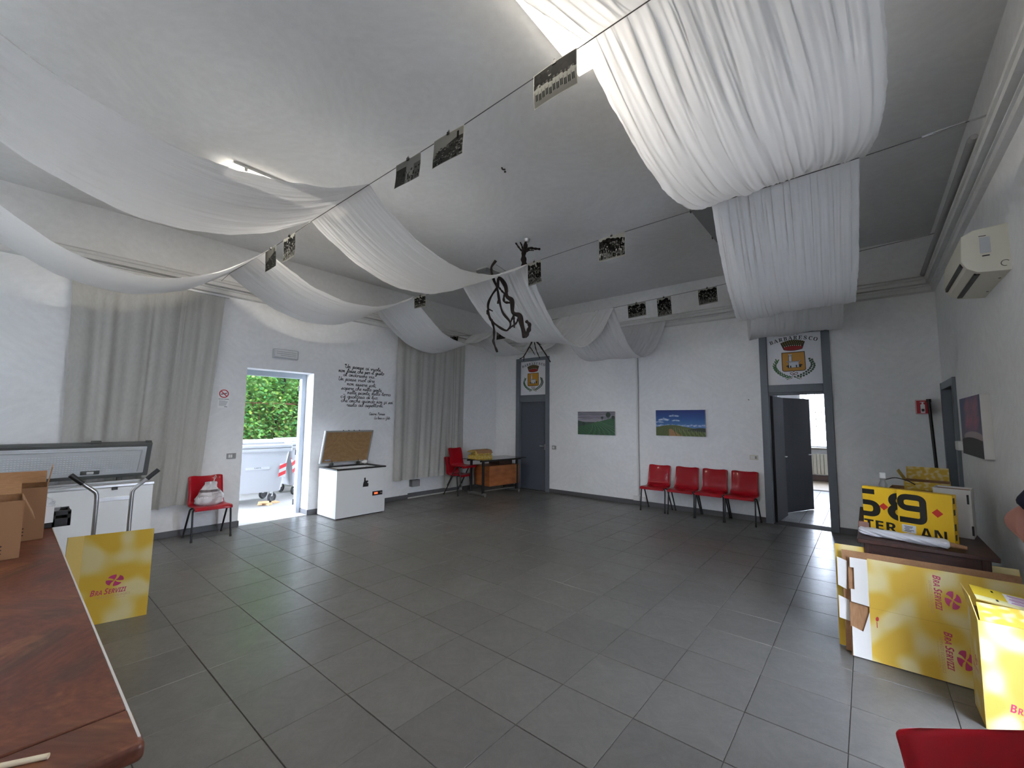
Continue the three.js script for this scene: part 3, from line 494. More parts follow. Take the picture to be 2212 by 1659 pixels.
{
  // wire, left and right pixel of the upper edge, height in metres, what it shows
  const list = [['a', 1151, 1245, 0.215, 'people', 'large black and white group photograph clipped beside the lit strip light'], ['a', 937, 1000, 0.215, 'hill', 'black and white photograph of a hill town with a tower'], ['a', 855, 906, 0.2, 'street', 'grey photograph of an old street beside the hill town'],
    ['a', 611, 636, 0.27, 'crowd', 'upright dark photograph on the wire above the outside door'], ['a', 571, 596, 0.25, 'hill', 'square pale photograph hanging over the swag above the outside door'],
    ['b', 894, 920, 0.19, 'crowd', 'small photograph of a crowd over the lettered wall'], ['b', 1139, 1168, 0.3, 'crowd', 'upright contrasty photograph beside the hanging vine'], ['b', 1293, 1349, 0.27, 'crowd', 'wide black and white village photograph alone on its wire'],
    ['c', 972, 989, 0.16, 'crowd', 'tiny photograph peeking over the swag by the corner'], ['c', 1072, 1091, 0.19, 'hill', 'small dark photograph behind the hanging vine'], ['c', 1355, 1394, 0.225, 'crowd', 'pale photograph with bright tape nearest the middle swags'], ['c', 1418, 1449, 0.29, 'crowd', 'upright dark photograph between two pale ones'], ['c', 1507, 1548, 0.23, 'crowd', 'leafy photograph half hidden by the wide swag']];
  list.forEach(([k, pl, pr, hgt, kind, label], i) => {
    let a, b; for (const [p, set] of [[pl, (q) => (a = q)], [pr, (q) => (b = q)]]) { let y = 300; for (let n = 0; n < 12; n++) { const q = onZ(p, y, ZW[k] + 0.02), want = wireY(k, q.x) - 0.004; y += (q.y - want) / (camera.position.distanceTo(q)) * FOCAL * 1.0; set(onZ(p, y, ZW[k] + 0.02)); } }
    const w = Math.abs(b.x - a.x), o = thing('hanging_photograph', label, 'photograph', [(a.x + b.x) / 2, (a.y + b.y) / 2, ZW[k] + 0.012], 0, 'photographs clipped to the wires');
    o.rotation.z = Math.atan2(b.y - a.y, b.x - a.x);
    part('sheet', surf((u, v) => V((u - 0.5) * w, (v - 1) * hgt, 0.012 * Math.sin(v * 2.4 + i) * (1 - v) + 0.006 * Math.sin(u * 3 + i)), 8, 8), new THREE.MeshPhysicalMaterial({ map: photoMap(kind, i + 1), color: lin(0.45, 0.45, 0.45), roughness: 0.8, specularIntensity: 0.15, side: THREE.DoubleSide }), o);
    part('clip', merge(extrude([[-0.014, 0], [0.014, 0], [0.01, 0.02], [-0.01, 0.02]], 0.018).translate(0, -0.012, -0.009), new THREE.TorusGeometry(0.008, 0.0014, 5, 12).translate(0, 0.016, 0)), blackMetal, o);
  });
}
// dried vine: a root stock at the ceiling and the loop of branches in front of the middle swags
{
  const bark = std({ map: data(64, (u, v) => { const k = 0.11 + 0.04 * ring(u, v, 8, 3) + 0.03 * ring(u, v, 30, 5); return [k * 1.25, k, k * 0.92]; }), roughness: 0.9 });
  const at = (z) => (px, py) => onZ(px, py, z);
  const branch = (f0, pts, r0, r1, o, nm, f = f0) => { const c = pts.map((p) => f(p[0], p[1])); const n = c.length * 6; part(nm, tube(c, (t) => lerp(r0, r1, t) * (1 + 0.18 * Math.sin(t * 23 + pts.length)), n, 7), bark, o); };
  const o = thing('dried_vine', 'dark gnarled vine stock hanging from a chrome ceiling fixing', 'vine'), f = at(3.35);
  branch(f, [[1136, 521], [1134, 535], [1131, 552], [1133, 575]], 0.02, 0.045, o, 'stock'); { const c = [f(1132, 575), onZ(1139, 620, 3.05), onZ(1148, 680, 2.85), onZ(1153, 732, 2.75)]; part('stem', tube(c, 0.014, 20, 7), bark, o); }
  for (const [p, a] of [[[[1130, 545], [1121, 535], [1111, 520]], 0.014], [[[1131, 545], [1127, 530], [1124, 524]], 0.014], [[[1135, 545], [1138, 535], [1139, 528]], 0.012], [[[1136, 543], [1144, 536], [1154, 537], [1166, 538]], 0.02], [[[1136, 545], [1143, 541], [1153, 541]], 0.009]]) branch(f, p, a, a * 0.7, o, 'root');
  for (const [p, a] of [[[[1153, 731], [1142, 752], [1131, 770], [1123, 775]], 0.013], [[[1153, 731], [1158, 755], [1166, 774]], 0.01], [[[1154, 732], [1165, 745], [1178, 764], [1189, 782]], 0.014], [[[1144, 749], [1150, 757], [1155, 766]], 0.008], [[[1132, 770], [1131, 780]], 0.009], [[[1155, 736], [1162, 741], [1169, 745]], 0.009], [[[1156, 733], [1164, 735]], 0.008]]) branch(f, p, a, a * 0.55, o, 'twig', at(2.75));
  const c = onY(1138, 517, H); part('ceiling_fixing', merge(new THREE.CylinderGeometry(0.05, 0.035, 0.04, 16).translate(c.x, H - 0.02, c.z), rod([c.x, H - 0.04, c.z], f(1136, 524), 0.006, 6)), steel, o, 'chrome fixing');
  const q = thing('vine_branches', 'loop of dark vine branches hanging in front of the middle swags', 'vine'), g = at(4.0);
  branch(g, [[1071, 563], [1061, 580], [1067, 605], [1074, 622], [1079, 650], [1086, 675], [1102, 696], [1101, 710]], 0.017, 0.014, q, 'branch');
  branch(g, [[1074, 622], [1063, 637], [1055, 655], [1055, 672], [1060, 690], [1076, 705], [1093, 714], [1101, 708]], 0.015, 0.014, q, 'branch');
  branch(g, [[1055, 668], [1053, 676], [1058, 684]], 0.018, 0.01, q, 'branch'); branch(g, [[1056, 668], [1064, 672]], 0.01, 0.007, q, 'twig');
  branch(g, [[1062, 690], [1067, 710], [1067, 730], [1066, 738], [1074, 760]], 0.016, 0.014, q, 'branch');
  branch(g, [[1075, 620], [1078, 600], [1092, 618], [1095, 640], [1106, 650], [1108, 675], [1122, 682], [1127, 700], [1134, 728]], 0.022, 0.032, q, 'stock');
  branch(g, [[1134, 728], [1142, 714], [1144, 702], [1137, 694]], 0.03, 0.018, q, 'branch'); branch(g, [[1095, 630], [1089, 640], [1090, 652], [1104, 654]], 0.016, 0.014, q, 'branch');
  branch(g, [[1076, 619], [1090, 634], [1096, 628]], 0.012, 0.014, q, 'twig'); branch(g, [[1121, 681], [1112, 678], [1103, 696]], 0.018, 0.01, q, 'twig'); branch(g, [[1121, 684], [1115, 698], [1102, 708]], 0.013, 0.01, q, 'twig');
  branch(g, [[1110, 681], [1111, 708]], 0.014, 0.01, q, 'twig'); branch(g, [[1080, 652], [1075, 655], [1076, 648]], 0.01, 0.006, q, 'twig');
  const s = g(1071, 563), wy = wireY('b', s.x); part('hanging_string', merge(rod([s.x, s.y - 0.05, s.z], [s.x, wy + 0.01, ZW.b], 0.002, 5)), blackMetal, q);
}
one('ceiling_hook', merge(tube([onY(1084, 362, H), onY(1086, 366, H - 0.03), onY(1091, 366, H - 0.04)], 0.008, 10, 6), new THREE.CylinderGeometry(0.012, 0.012, 0.01, 8).translate(onY(1091, 370, H).x, H - 0.005, onY(1091, 370, H).z)), darkSteel, 'small bent hook in the bare ceiling', 'hook');

// ---------------------------------------------------------------- along the curtained wall
function curtain(name, label, panels) {
  const o = thing(name, label, 'curtain');
  for (const [z0, z1, Z0, Z1, yt, yb, x, folds, amp, sd] of panels) {
    part('panel', surf((u, v) => {
      const zt = lerp(z0, z1, u), zb = lerp(Z0, Z1, u), ph = u * folds * TAU + 0.8 * noise2(u * 3 + sd, sd), fall = 0.55 + 0.45 * v;
      return V(x + amp * fall * (Math.sin(ph) * 0.8 + 0.35 * Math.sin(ph * 2.3 + sd) + 0.5 * noise2(u * 5 + sd, v * 1.2)), lerp(yt, yb, v) + (v > 0.99 ? 0.006 * Math.sin(u * 9 + sd) : 0), lerp(zt, zb, v) + 0.012 * Math.cos(ph) * fall);
    }, 90, 40), curtainMat, o);
    part('hem', surf((u, v) => { const zb = lerp(Z0, Z1, u), ph = u * folds * TAU + 0.8 * noise2(u * 3 + sd, sd); return V(x + 0.003 + amp * (Math.sin(ph) * 0.8 + 0.35 * Math.sin(ph * 2.3 + sd) + 0.5 * noise2(u * 5 + sd, 1.2)), lerp(yb + 0.045, yb, v) + 0.006 * Math.sin(u * 9 + sd), zb + 0.012 * Math.cos(ph)); }, 90, 2), curtainMat, o);
  }
  const zs = panels.flatMap((p) => [p[0], p[1]]), a = Math.min(...zs) - 0.06, b = Math.max(...zs) + 0.06, y = panels[0][4] + 0.012;
  part('rail', rspan(0.03, 0.07, y - 0.008, y + 0.02, a, b, 0.004), whitePlastic, o);
  return o;
}
curtain('window_curtain', 'pale translucent curtains hanging behind the large chest freezer', [[7.58, 6.46, 7.52, 6.6, 3.36, 0.4, 0.072, 4, 0.026, 1], [6.52, 6.03, 6.6, 6.2, 3.36, 0.42, 0.055, 1.5, 0.012, 5]]);
curtain('window_curtain', 'pale translucent curtains hanging beside the lettered wall', [[3.02, 1.55, 3.02, 1.72, 3.36, 0.4, 0.075, 4, 0.028, 3], [1.62, 1.12, 1.66, 1.14, 3.36, 0.1, 0.03, 2, 0.018, 8]]);
curtain('window_curtain', 'pale translucent curtains on the added fill window towards the long table', [[1.05, 2.95, 1.05, 2.95, 3.3, 0.4, 0.08, 6, 0.03, 11]]).rotation.y = Math.PI / 2;  // added with the fill windows to soften their daylight
curtain('window_curtain', 'pale translucent curtains on the added fill window in line with the wide swags', [[4.65, 6.55, 4.65, 6.55, 3.3, 0.4, 0.08, 6, 0.03, 14]]).rotation.y = Math.PI / 2;
scene.children.slice(-2).forEach((o) => { o.position.z = D; });
{ // closed roller shutter and shutter strap box in the recess
  const o = thing('roller_shutter', 'closed grey roller shutter in the recess behind the curtain by the desk', 'shutter', [-NICHE.d + 0.02, 0, 0]);
  for (let y = 0.98; y < 3.1; y += 0.052) part('slat', rspan(-0.008, 0.006, y, y + 0.049, NICHE.z0 + 0.08, NICHE.z1 - 0.08, 0.005), paleGrey, o);
  one('pipe_box', rspan(-0.11, 0.0, 0.22, 0.36, 2.32, 2.52, 0.01), greyPlastic, 'grey box low in the recess under the curtain', 'box');
}
{
  const o = thing('emergency_light', 'white emergency light box above the open outside door', 'light', [0, 2.635, 5.13]);
  part('case', rbox(0.06, 0.155, 0.385, 0.014, 0.03, 0, 0), paleGrey, o);
  part('lens', rbox(0.02, 0.12, 0.345, 0.008, 0.062, 0.005, 0), whitePlastic, o);
  for (const y of [0.03, 0.0, -0.028]) part('tube', rod([0.074, y, -0.15], [0.074, y, 0.15 - (y < 0 ? 0.06 : 0)], 0.003, 6), greyPlastic, o);
}
{
  const t = canvas(256, 512, (c, w, h) => {
    c.fillStyle = '#f0f0ee'; c.fillRect(0, 0, w, h);
    c.strokeStyle = '#151515'; c.lineWidth = 22; c.beginPath(); c.moveTo(60, 150); c.lineTo(196, 118); c.stroke(); c.lineWidth = 6; c.beginPath(); c.moveTo(186, 100); c.quadraticCurveTo(200, 80, 184, 60); c.stroke();
    c.strokeStyle = '#c0202a'; c.lineWidth = 24; c.beginPath(); c.arc(128, 132, 100, 0, 7); c.stroke(); c.beginPath(); c.moveTo(58, 64); c.lineTo(198, 202); c.stroke();
    c.fillStyle = '#151515'; c.font = 'bold 34px sans-serif'; c.textAlign = 'center'; c.fillText('VIETATO FUMARE', 128, 290, 240);
    c.fillStyle = '#8a8c90'; for (let i = 0; i < 8; i++) c.fillRect(24, 320 + i * 18, 150 + ((i * 53) % 60), 7); c.fillStyle = '#26282b'; c.fillRect(150, 476, 70, 12);
  });
  const o = thing('no_smoking_sign', 'small white no smoking sign on the wall beside the outside door', 'sign', [0, 1.885, 5.945]);
  part('plate', new THREE.BoxGeometry(0.006, 0.28, 0.14).translate(0.003, 0, 0), [std({ map: t, roughness: 0.4 }), whitePlastic, whitePlastic, whitePlastic, whitePlastic, whitePlastic], o);
}
function wallPlate(label, at, turn, mat, w = 0.12, h = 0.08) {
  const o = thing('switch_plate', label, 'switch', at, turn);
  part('plate', rbox(w, h, 0.012, 0.004, 0, 0, 0.006), mat, o);
  for (const k of [-1, 0, 1]) part('rocker', rbox(w * 0.19, h * 0.55, 0.006, 0.002, k * w * 0.23, 0, 0.013), k < 1 ? whitePlastic : greyPlastic, o);
}
wallPlate('grey switch plate beside the outside door', [0, 1.04, 5.8], Math.PI / 2, greyPlastic);
wallPlate('small grey switch plate beside the closed grey door', [1.79, 1.005, 0], 0, greyPlastic, 0.11, 0.085);
wallPlate('cream socket plate beside the open grey door', [5.76, 1.03, 0], 0, creamPlastic, 0.125, 0.08);

// ---- handwriting on the wall: single strokes of a cursive hand cut from black film
{
  const G = {
    a: '.9,.85 .5,1 .1,.5 .4,0 .8,.4 .92,.95 .88,.2 1.1,.12', c: '.8,.85 .45,1 .1,.5 .4,0 .9,.2', d: '.9,.85 .5,1 .1,.5 .4,0 .8,.4 1.1,2 .92,.2 1.15,.12', e: '.1,.4 .6,.6 .7,.9 .4,1 .1,.5 .4,0 .9,.2',
    f: '.1,.3 .6,1.2 .8,2 .5,1.9 .4,0 .3,-1 .1,-.8 .5,.1 .8,.3', g: '.9,.85 .5,1 .1,.5 .4,.1 .8,.5 .9,.9 .8,-.7 .4,-1 .2,-.6 1.1,.3', h: '.1,.2 .5,1.6 .5,2 .3,1.8 .2,0 .3,.7 .7,1 .8,.2 1.1,.12', i: '0,.3 .3,1 .25,.2 .6,.12|.38,1.4 .44,1.55', l: '0,.2 .5,1.6 .45,2 .25,1.6 .3,.2 .6,.12',
    m: '0,.7 .2,1 .15,0 .4,.9 .6,.9 .55,0 .85,.9 1.05,.9 1,.15 1.3,.12', n: '0,.7 .2,1 .15,0 .45,.9 .7,.9 .65,.15 1,.12', o: '.6,.95 .3,1 .1,.5 .35,0 .7,.3 .7,.8 .5,.95 1,.85', p: '.1,.6 .35,1 .1,-1 .35,.7 .7,1 .85,.5 .5,.05 .3,.2 1.05,.15', q: '.9,.85 .5,1 .1,.5 .4,0 .8,.5 .9,.95 .7,-1 1.1,.2',
    r: '0,.6 .3,1.05 .35,.85 .7,.9 .6,.2 .9,.12', s: '0,.2 .5,1 .6,.4 .3,0 .1,.1 .9,.2', t: '.05,.3 .4,2 .3,.2 .7,.12|.05,1.3 .7,1.4', u: '0,.6 .15,1 .15,.2 .5,.1 .75,1 .75,.2 1.05,.12', v: '0,.8 .15,1 .35,0 .7,1 1,.9', 'è': '.1,.4 .6,.6 .7,.9 .4,1 .1,.5 .4,0 .9,.2|.3,1.7 .55,1.4', 'ò': '.6,.95 .3,1 .1,.5 .35,0 .7,.3 .7,.8 .5,.95 1,.85|.3,1.7 .55,1.4',
    U: '.1,1.7 .3,2 .25,.4 .6,0 .95,.5 1.1,2 1.05,.2 1.3,.12', C: '.9,1.7 .6,2 .1,1 .4,0 1,.3', P: '.3,0 .4,2 .1,1.6 .7,2.05 1,1.5 .4,1', L: '.7,1.8 .5,2 .3,1 .1,.1 .5,.1 1,0', ',': '.22,.1 .1,-.35', '.': '.15,0 .22,.06', "'": '.3,2.1 .2,1.6', '“': '.15,2 .1,1.6|.35,2 .3,1.6', '”': '.25,2 .15,1.6|.45,2 .35,1.6',
  };
  const lines = [['“Un paese ci vuole,', 743, 794, 823, 803], ['non fosse che per il gusto', 731, 803, 829, 811], ['di andarsene via.', 741, 812, 809, 818], ['Un paese vuol dire', 730, 821, 809, 827], ['non essere soli,', 749, 832, 812, 837], ['sapere che nella gente,', 737, 841, 825, 847], ['nelle piante, nella terra', 750, 851, 843, 856], ["c'è qualcosa di tuo,", 735, 859, 816, 863], ['che anche quando non ci sei', 736, 868, 848, 873], ['resta ad aspettarti.”', 748, 878, 829, 880], ['Cesare Pavese', 797, 896.5, 831, 897], ['La luna e i falò', 808, 905.5, 842, 906]];
  const o = thing('wall_lettering', 'black handwritten quotation lettered on the white wall', 'lettering'), ink = std({ color: lin(0.012, 0.012, 0.014), roughness: 0.6 });
  for (const [txt, px0, py0, px1, py1] of lines) {
    const a = onX(px0, py0, 0), b = onX(px1, py1, 0), strokes = []; let pen = 0;
    for (const ch of txt) {
      if (ch === ' ') { pen += 0.75; continue; }
      const g = G[ch]; let far = 0;
      for (const st1 of g.split('|')) { const pts = st1.split(' ').map((p) => p.split(',').map(Number)); for (const p of pts) far = Math.max(far, p[0]); strokes.push(pts.map((p) => [p[0] + pen, p[1]])); }
      pen += Math.max(0.3, far * 0.95);
    }
    const ex = (a.z - b.z) / pen, small = txt[0] === 'C' || txt[0] === 'L', ey = small ? 0.025 : 0.034, wd = small ? 0.0032 : txt[0] === '“' || txt[0] === 'n' && txt[4] === 'f' ? 0.0052 : 0.0043, P = [];
    for (const s of strokes) {
      const crv = new THREE.CatmullRomCurve3(s.map((p) => V(p[0] * ex + p[1] * ey * 0.22, p[1] * ey, 0))), q = crv.getPoints(Math.max(2, s.length * 3));
      for (let i = 0; i < q.length - 1; i++) {
        const d = q[i + 1].clone().sub(q[i]).normalize(), n = V(-d.y * wd, d.x * wd, 0), e = d.multiplyScalar(wd * 0.5);
        const c = [q[i].clone().add(n).sub(e), q[i].clone().sub(n).sub(e), q[i + 1].clone().sub(n).add(e), q[i + 1].clone().add(n).add(e)].map((v) => [0.0012, lerp(a.y, b.y, v.x / (a.z - b.z)) + v.y, a.z - v.x]);
        P.push(...c[0], ...c[1], ...c[2], ...c[0], ...c[2], ...c[3]);
      }
    }
    const g = new THREE.BufferGeometry(); g.setAttribute('position', new THREE.Float32BufferAttribute(P, 3)); g.computeVertexNormals(); part('line_of_writing', g, ink, o);
  }
}

// ---- large chest freezer with its lid up
{
  const o = thing('chest_freezer', 'large white chest freezer with its grey lid raised behind the table', 'freezer', [0, 0, 0]), x0 = 0.16, x1 = 0.6, z0 = 6.78, z1 = 8.62, h = 0.8;
  const inner = std({ color: lin(0.62, 0.64, 0.65), roughness: 0.4 }), greyTrim = std({ color: lin(0.1, 0.105, 0.1), roughness: 0.5 });
  part('body', merge(collar(x0, x1, 0.04, h, z0, z1, 0.05, 0.006), span(x0 + 0.04, x1 - 0.04, 0.06, 0.14, z0 + 0.04, z1 - 0.04)), whiteEnamel, o);
  part('rim', collar(x0 - 0.005, x1 + 0.01, h + 0.001, h + 0.03, z0 - 0.008, z1 + 0.008, 0.06, 0.004), steel, o, 'metal rim');
  part('plinth', span(x0 + 0.03, x1 - 0.03, 0, 0.05, z0 + 0.03, z1 - 0.03), blackPlastic, o);
  part('lock', rbox(0.014, 0.03, 0.05, 0.004, x1 + 0.01, h - 0.015, 7.12), blackPlastic, o);
  const lid = new THREE.Group(); lid.name = 'lid'; lid.position.set(x0 + 0.02, h + 0.045, 0); lid.rotation.z = -0.4; o.add(lid);   // hinged at the back, leaning to the wall
  const L = 0.47;
  part('lid_shell', rspan(-0.07, -0.005, 0.02, L, z0 - 0.01, z1 + 0.01, 0.012), greyTrim, lid);
  part('lid_border', outline(z0, z1, 0.03, L - 0.005, 0.04, 0.02, 0.003).rotateY(-Math.PI / 2).translate(0.012, 0, 0), greyTrim, lid);
  part('lid_liner', rspan(-0.004, 0.016, 0.07, L - 0.035, z0 + 0.04, z1 - 0.04, 0.01), inner, lid, 'grey embossed inner liner');
  part('liner_bead', tube([[0.02, 0.1, z0 + 0.1], [0.02, L - 0.09, z0 + 0.085], [0.02, L - 0.075, z0 + 0.11], [0.02, L - 0.075, z1 - 0.11], [0.02, L - 0.1, z1 - 0.085], [0.02, 0.1, z1 - 0.085]], 0.007, 120, 6, false, 0.1), paleGrey, lid);
  const dim = []; for (let z = z0 + 0.14; z < z1 - 0.12; z += 0.024) for (let y = 0.12; y < L - 0.12; y += 0.026) dim.push(box(0.006, 0.008, 0.016, 0.018, y, z));
  part('embossing', merge(dim), inner, lid);
  part('lid_handle', merge(rbox(0.05, 0.025, 0.09, 0.006, -0.03, L + 0.012, 7.28), rbox(0.03, 0.02, 0.06, 0.005, -0.03, L + 0.01, z0 + 0.03)), greyTrim, lid);
  part('lid_lamp', merge(rbox(0.014, 0.05, 0.16, 0.005, 0.022, 0.12, 7.3)), greyTrim, lid); part('lamp_cover', rbox(0.02, 0.03, 0.06, 0.006, 0.028, 0.12, 7.3), whitePlastic, lid);
  for (const z of [z0 + 0.25, z1 - 0.25]) part('hinge', rbox(0.06, 0.1, 0.05, 0.008, x0 - 0.01, h + 0.02, z), greyTrim, o);
}
// ---- small chest freezer
{
  const x0 = 0.1, x1 = 0.7, z0 = 3.63, z1 = 4.52, h = 0.77, o = thing('chest_freezer', 'small white chest freezer with raised tan lid under the lettering', 'freezer');
  part('body', merge(collar(x0, x1, 0.012, h, z0, z1, 0.06, 0.008), span(x0 + 0.05, x1 - 0.05, 0.04, 0.16, z0 + 0.05, z1 - 0.05)), whiteEnamel, o);
  part('rim', collar(x0 - 0.004, x1 + 0.006, h + 0.001, h + 0.022, z0 - 0.006, z1 + 0.006, 0.065, 0.004), blackPlastic, o, 'black rim');
  part('plinth', span(x0 + 0.02, x1 - 0.02, 0, 0.02, z0 + 0.02, z1 - 0.02), blackPlastic, o);
  part('control_panel', merge(rbox(0.012, 0.07, 0.19, 0.004, x1 + 0.004, 0.34, z0 + 0.15)), blackPlastic, o);
  for (const [k, d] of [[0, 0.2], [1, 0.165]]) part('indicator_light', rbox(0.008, 0.026, 0.026, 0.003, x1 + 0.012, 0.342, z0 + d), std({ color: lin(0.5, 0.02, 0.01), emissive: new THREE.Color(1, 0.06, 0.02), emissiveIntensity: 1.6 }), o, 'glowing red lamp');
  part('knob', new THREE.CylinderGeometry(0.013, 0.013, 0.012, 12).rotateZ(Math.PI / 2).translate(x1 + 0.014, 0.342, z0 + 0.085), greyPlastic, o);
  part('bottle_sticker', extrude([[-0.03, 0.0], [0.07, 0], [0.075, 0.045], [0.045, 0.07], [0.072, 0.08], [0.06, 0.1], [0.02, 0.095], [0.018, 0.15], [-0.008, 0.15], [-0.01, 0.09], [-0.022, 0.06]], 0.001).rotateY(Math.PI / 2).translate(x1 + 0.0005, 0.47, z0 + 0.4), blackPlastic, o, 'black cut-out sticker');
  const lid = new THREE.Group(); lid.name = 'lid'; lid.position.set(x0 + 0.01, h + 0.07, 0); lid.rotation.z = -0.27; o.add(lid);
  const L = 0.58;
  part('lid_shell', rspan(-0.03, 0.0, 0, L, z0 - 0.01, z1 + 0.01, 0.008), whiteEnamel, lid); part('lid_frame', outline(z0, z1, 0.0, L, 0.022, 0.018, 0.003).rotateY(-Math.PI / 2).translate(0.014, 0, 0), greyPlastic, lid);
  part('lid_lining', metreUV(rspan(-0.002, 0.008, 0.022, L - 0.022, z0 + 0.022, z1 - 0.022, 0.003)), lidLining, lid, 'tan inner lining');
  part('sticker', rbox(0.003, 0.025, 0.1, 0.001, 0.009, 0.06, z1 - 0.12), std({ color: lin(0.3, 0.33, 0.42) }), lid);
  for (let k = 0; k < 4; k++) part('bumper', rbox(0.02, 0.012, 0.012, 0.003, 0.004, L + 0.004, z0 + 0.28 + k * 0.1), blackPlastic, lid);
  for (const z of [z0 + 0.2, z1 - 0.2]) part('hinge', merge(rbox(0.05, 0.06, 0.04, 0.006, x0 + 0.03, h + 0.045, z), rod([x0 + 0.04, h + 0.05, z], [x0 + 0.02, h + 0.14, z], 0.008)), darkSteel, o);
  const bag = surf((u, v) => { const a = u * TAU, r = 0.035 * Math.sin(Math.PI * Math.min(1, v + 0.05)) * (1 + 0.3 * noise2(Math.cos(a) * 2, v * 4)); return V(Math.cos(a) * r, (v - 0.5) * 0.15, Math.sin(a) * r); }, 14, 10).rotateX(Math.PI / 2).translate(x0 + 0.08, h + 0.06, z0 + 0.1);
  one('plastic_bottle', bag, whitePlastic, 'small white crumpled bottle on the back rim of the small freezer', 'bottle');
}

// ---- stackable red chairs
const protoChair = (() => {
  const o = new THREE.Group(), shellPts = [[0.405, 0.39], [0.402, 0.418], [0.37, 0.432], [0.25, 0.428], [0.12, 0.424], [0.055, 0.436], [0.018, 0.475], [-0.004, 0.56], [-0.03, 0.67], [-0.062, 0.775], [-0.072, 0.79]];
  const crv = new THREE.CatmullRomCurve3(shellPts.map((p) => V(0, p[1], p[0])));
  const face = (off) => (u, v) => {
    const p = crv.getPoint(v), t = crv.getTangent(v), n = V(0, t.z, -t.y).normalize(), s = (u - 0.5) * 2, a = Math.abs(s), back = smooth(v, 0.5, 0.75), seatK = 1 - smooth(v, 0.35, 0.6);
    const tt = Math.max(0, (v - 0.9) / 0.1), wide = 0.212 - 0.012 * back - 0.045 * (1 - Math.sqrt(Math.max(0, 1 - tt * tt))), rnd2 = 0;
    const curl = 0.016 * a ** 3 * seatK + 0.03 * a ** 2.4 * back + 0.012 * a ** 3 * (1 - seatK) * (1 - back), lip = -0.016 * a ** 14;
    return V(s * wide, p.y - rnd2, p.z).addScaledVector(n, -(curl + lip) + off);
  };
  const top = surf(face(0), 26, 40), bot = surf((u, v) => face(0.007)(1 - u, v), 26, 40);
  const rim = []; const edge = [[(t) => [t, 0]], [(t) => [1, t]], [(t) => [1 - t, 1]], [(t) => [0, 1 - t]]];
  for (const [e] of edge) rim.push(surf((u, v) => { const [a, b] = e(u); return face(0.007 * v)(a, b); }, 30, 1));
  o.userData.shell = merge(top, bot, rim);
  return o;
})();
function chair(label, at, turn, group) {
  const o = thing('red_chair', label, 'chair', at, turn, group);
  part('shell', protoChair.userData.shell, redPlastic, o);
  for (const s of [-1, 1]) {
    part('leg', tube([[s * 0.13, 0.405, 0.31], [s * 0.18, 0.405, 0.315], [s * 0.212, 0.385, 0.32], [s * 0.216, 0.2, 0.342], [s * 0.22, 0.012, 0.365]], 0.0115, 26, 8, false, 0.3), blackMetal, o);
    part('leg', tube([[s * 0.13, 0.405, 0.2], [s * 0.18, 0.405, 0.195], [s * 0.212, 0.385, 0.188], [s * 0.216, 0.2, 0.08], [s * 0.22, 0.012, -0.03]], 0.0115, 26, 8, false, 0.3), blackMetal, o);
    part('foot_cap', merge(rod([s * 0.22, 0, 0.366], [s * 0.22, 0.03, 0.363], 0.014, 8), rod([s * 0.22, 0, -0.032], [s * 0.22, 0.03, -0.022], 0.014, 8)), rubber, o);
  }
  part('seat_bracket', merge(rod([-0.2, 0.405, 0.31], [0.2, 0.405, 0.31], 0.01), rod([-0.2, 0.405, 0.2], [0.2, 0.405, 0.2], 0.01)), blackMetal, o);
  return o;
}
chair('red plastic chair with a shopping bag beside the outside door', [0.15, 0, 6.12], Math.PI / 2);
const rowG = 'red chairs lined up under the pictures';
chair('red plastic chair at the end of the row next to the cable duct', [4.2, 0, 0.085], 0.02, rowG);
chair('red plastic chair second in the row from the cable duct', [4.7, 0, 0.085], 0, rowG);
chair('red plastic chair second in the row from the open grey door', [5.16, 0, 0.085], -0.01, rowG);
chair('red plastic chair at the end of the row next to the open grey door', [5.62, 0, 0.085], -0.02, rowG);
chair('lower of two stacked red chairs beside the desk', [0.14, 0, 1.56], Math.PI / 2 + 0.12, 'stacked red chairs by the desk');
chair('upper of two stacked red chairs beside the desk', [0.22, 0.19, 1.52], Math.PI / 2 + 0.05, 'stacked red chairs by the desk');
chair('red plastic chair in front of the yellow cartons by the viewer', [7.43, 0.0, 6.33], 0.68);
{ // shopping bag on the chair
  const o = thing('shopping_bag', 'crumpled white plastic shopping bag standing on the red chair', 'bag', [0.32, 0.43, 6.12]);
  const bagT = canvas(256, 256, (c) => { c.fillStyle = '#d7d5d6'; c.fillRect(0, 0, 256, 256); c.fillStyle = '#8f8488'; for (let i = 0; i < 40; i++) { c.globalAlpha = 0.25; c.fillRect((i * 61) % 256, 90 + ((i * 37) % 80), 30 + (i % 5) * 12, 12); } c.globalAlpha = 1; c.fillStyle = '#6d6266'; c.fillRect(0, 84, 256, 26); c.fillStyle = '#efeff0'; c.font = 'bold 22px sans-serif'; for (const x of [10, 138]) c.fillText('GRAZIE', x, 172); });
  bagT.wrapS = THREE.RepeatWrapping;
  part('sack', surf((u, v) => { const a = u * TAU, n = noise2(Math.cos(a) * 1.6 + 3, Math.sin(a) * 1.6 + v * 2.4) * 0.016 + noise2(u * 20, v * 7) * 0.004, k = lerp(0.13, 0.05, smooth(v, 0.25, 0.95)) * (0.8 + 0.2 * smooth(v, 0, 0.1)); return V(Math.cos(a) * (k * 0.85 + n), v * 0.3, Math.sin(a) * (k * 1.25 + n)); }, 64, 30), new THREE.MeshPhysicalMaterial({ map: bagT, roughness: 0.35, transmission: 0.12, thickness: 0, side: THREE.DoubleSide }), o);
  part('handle', tube([[0, 0.28, -0.05], [0.01, 0.34, -0.035], [0.01, 0.385, -0.05], [0.0, 0.36, -0.06], [-0.005, 0.28, -0.02]], 0.003, 20, 5), whitePlastic, o);
}

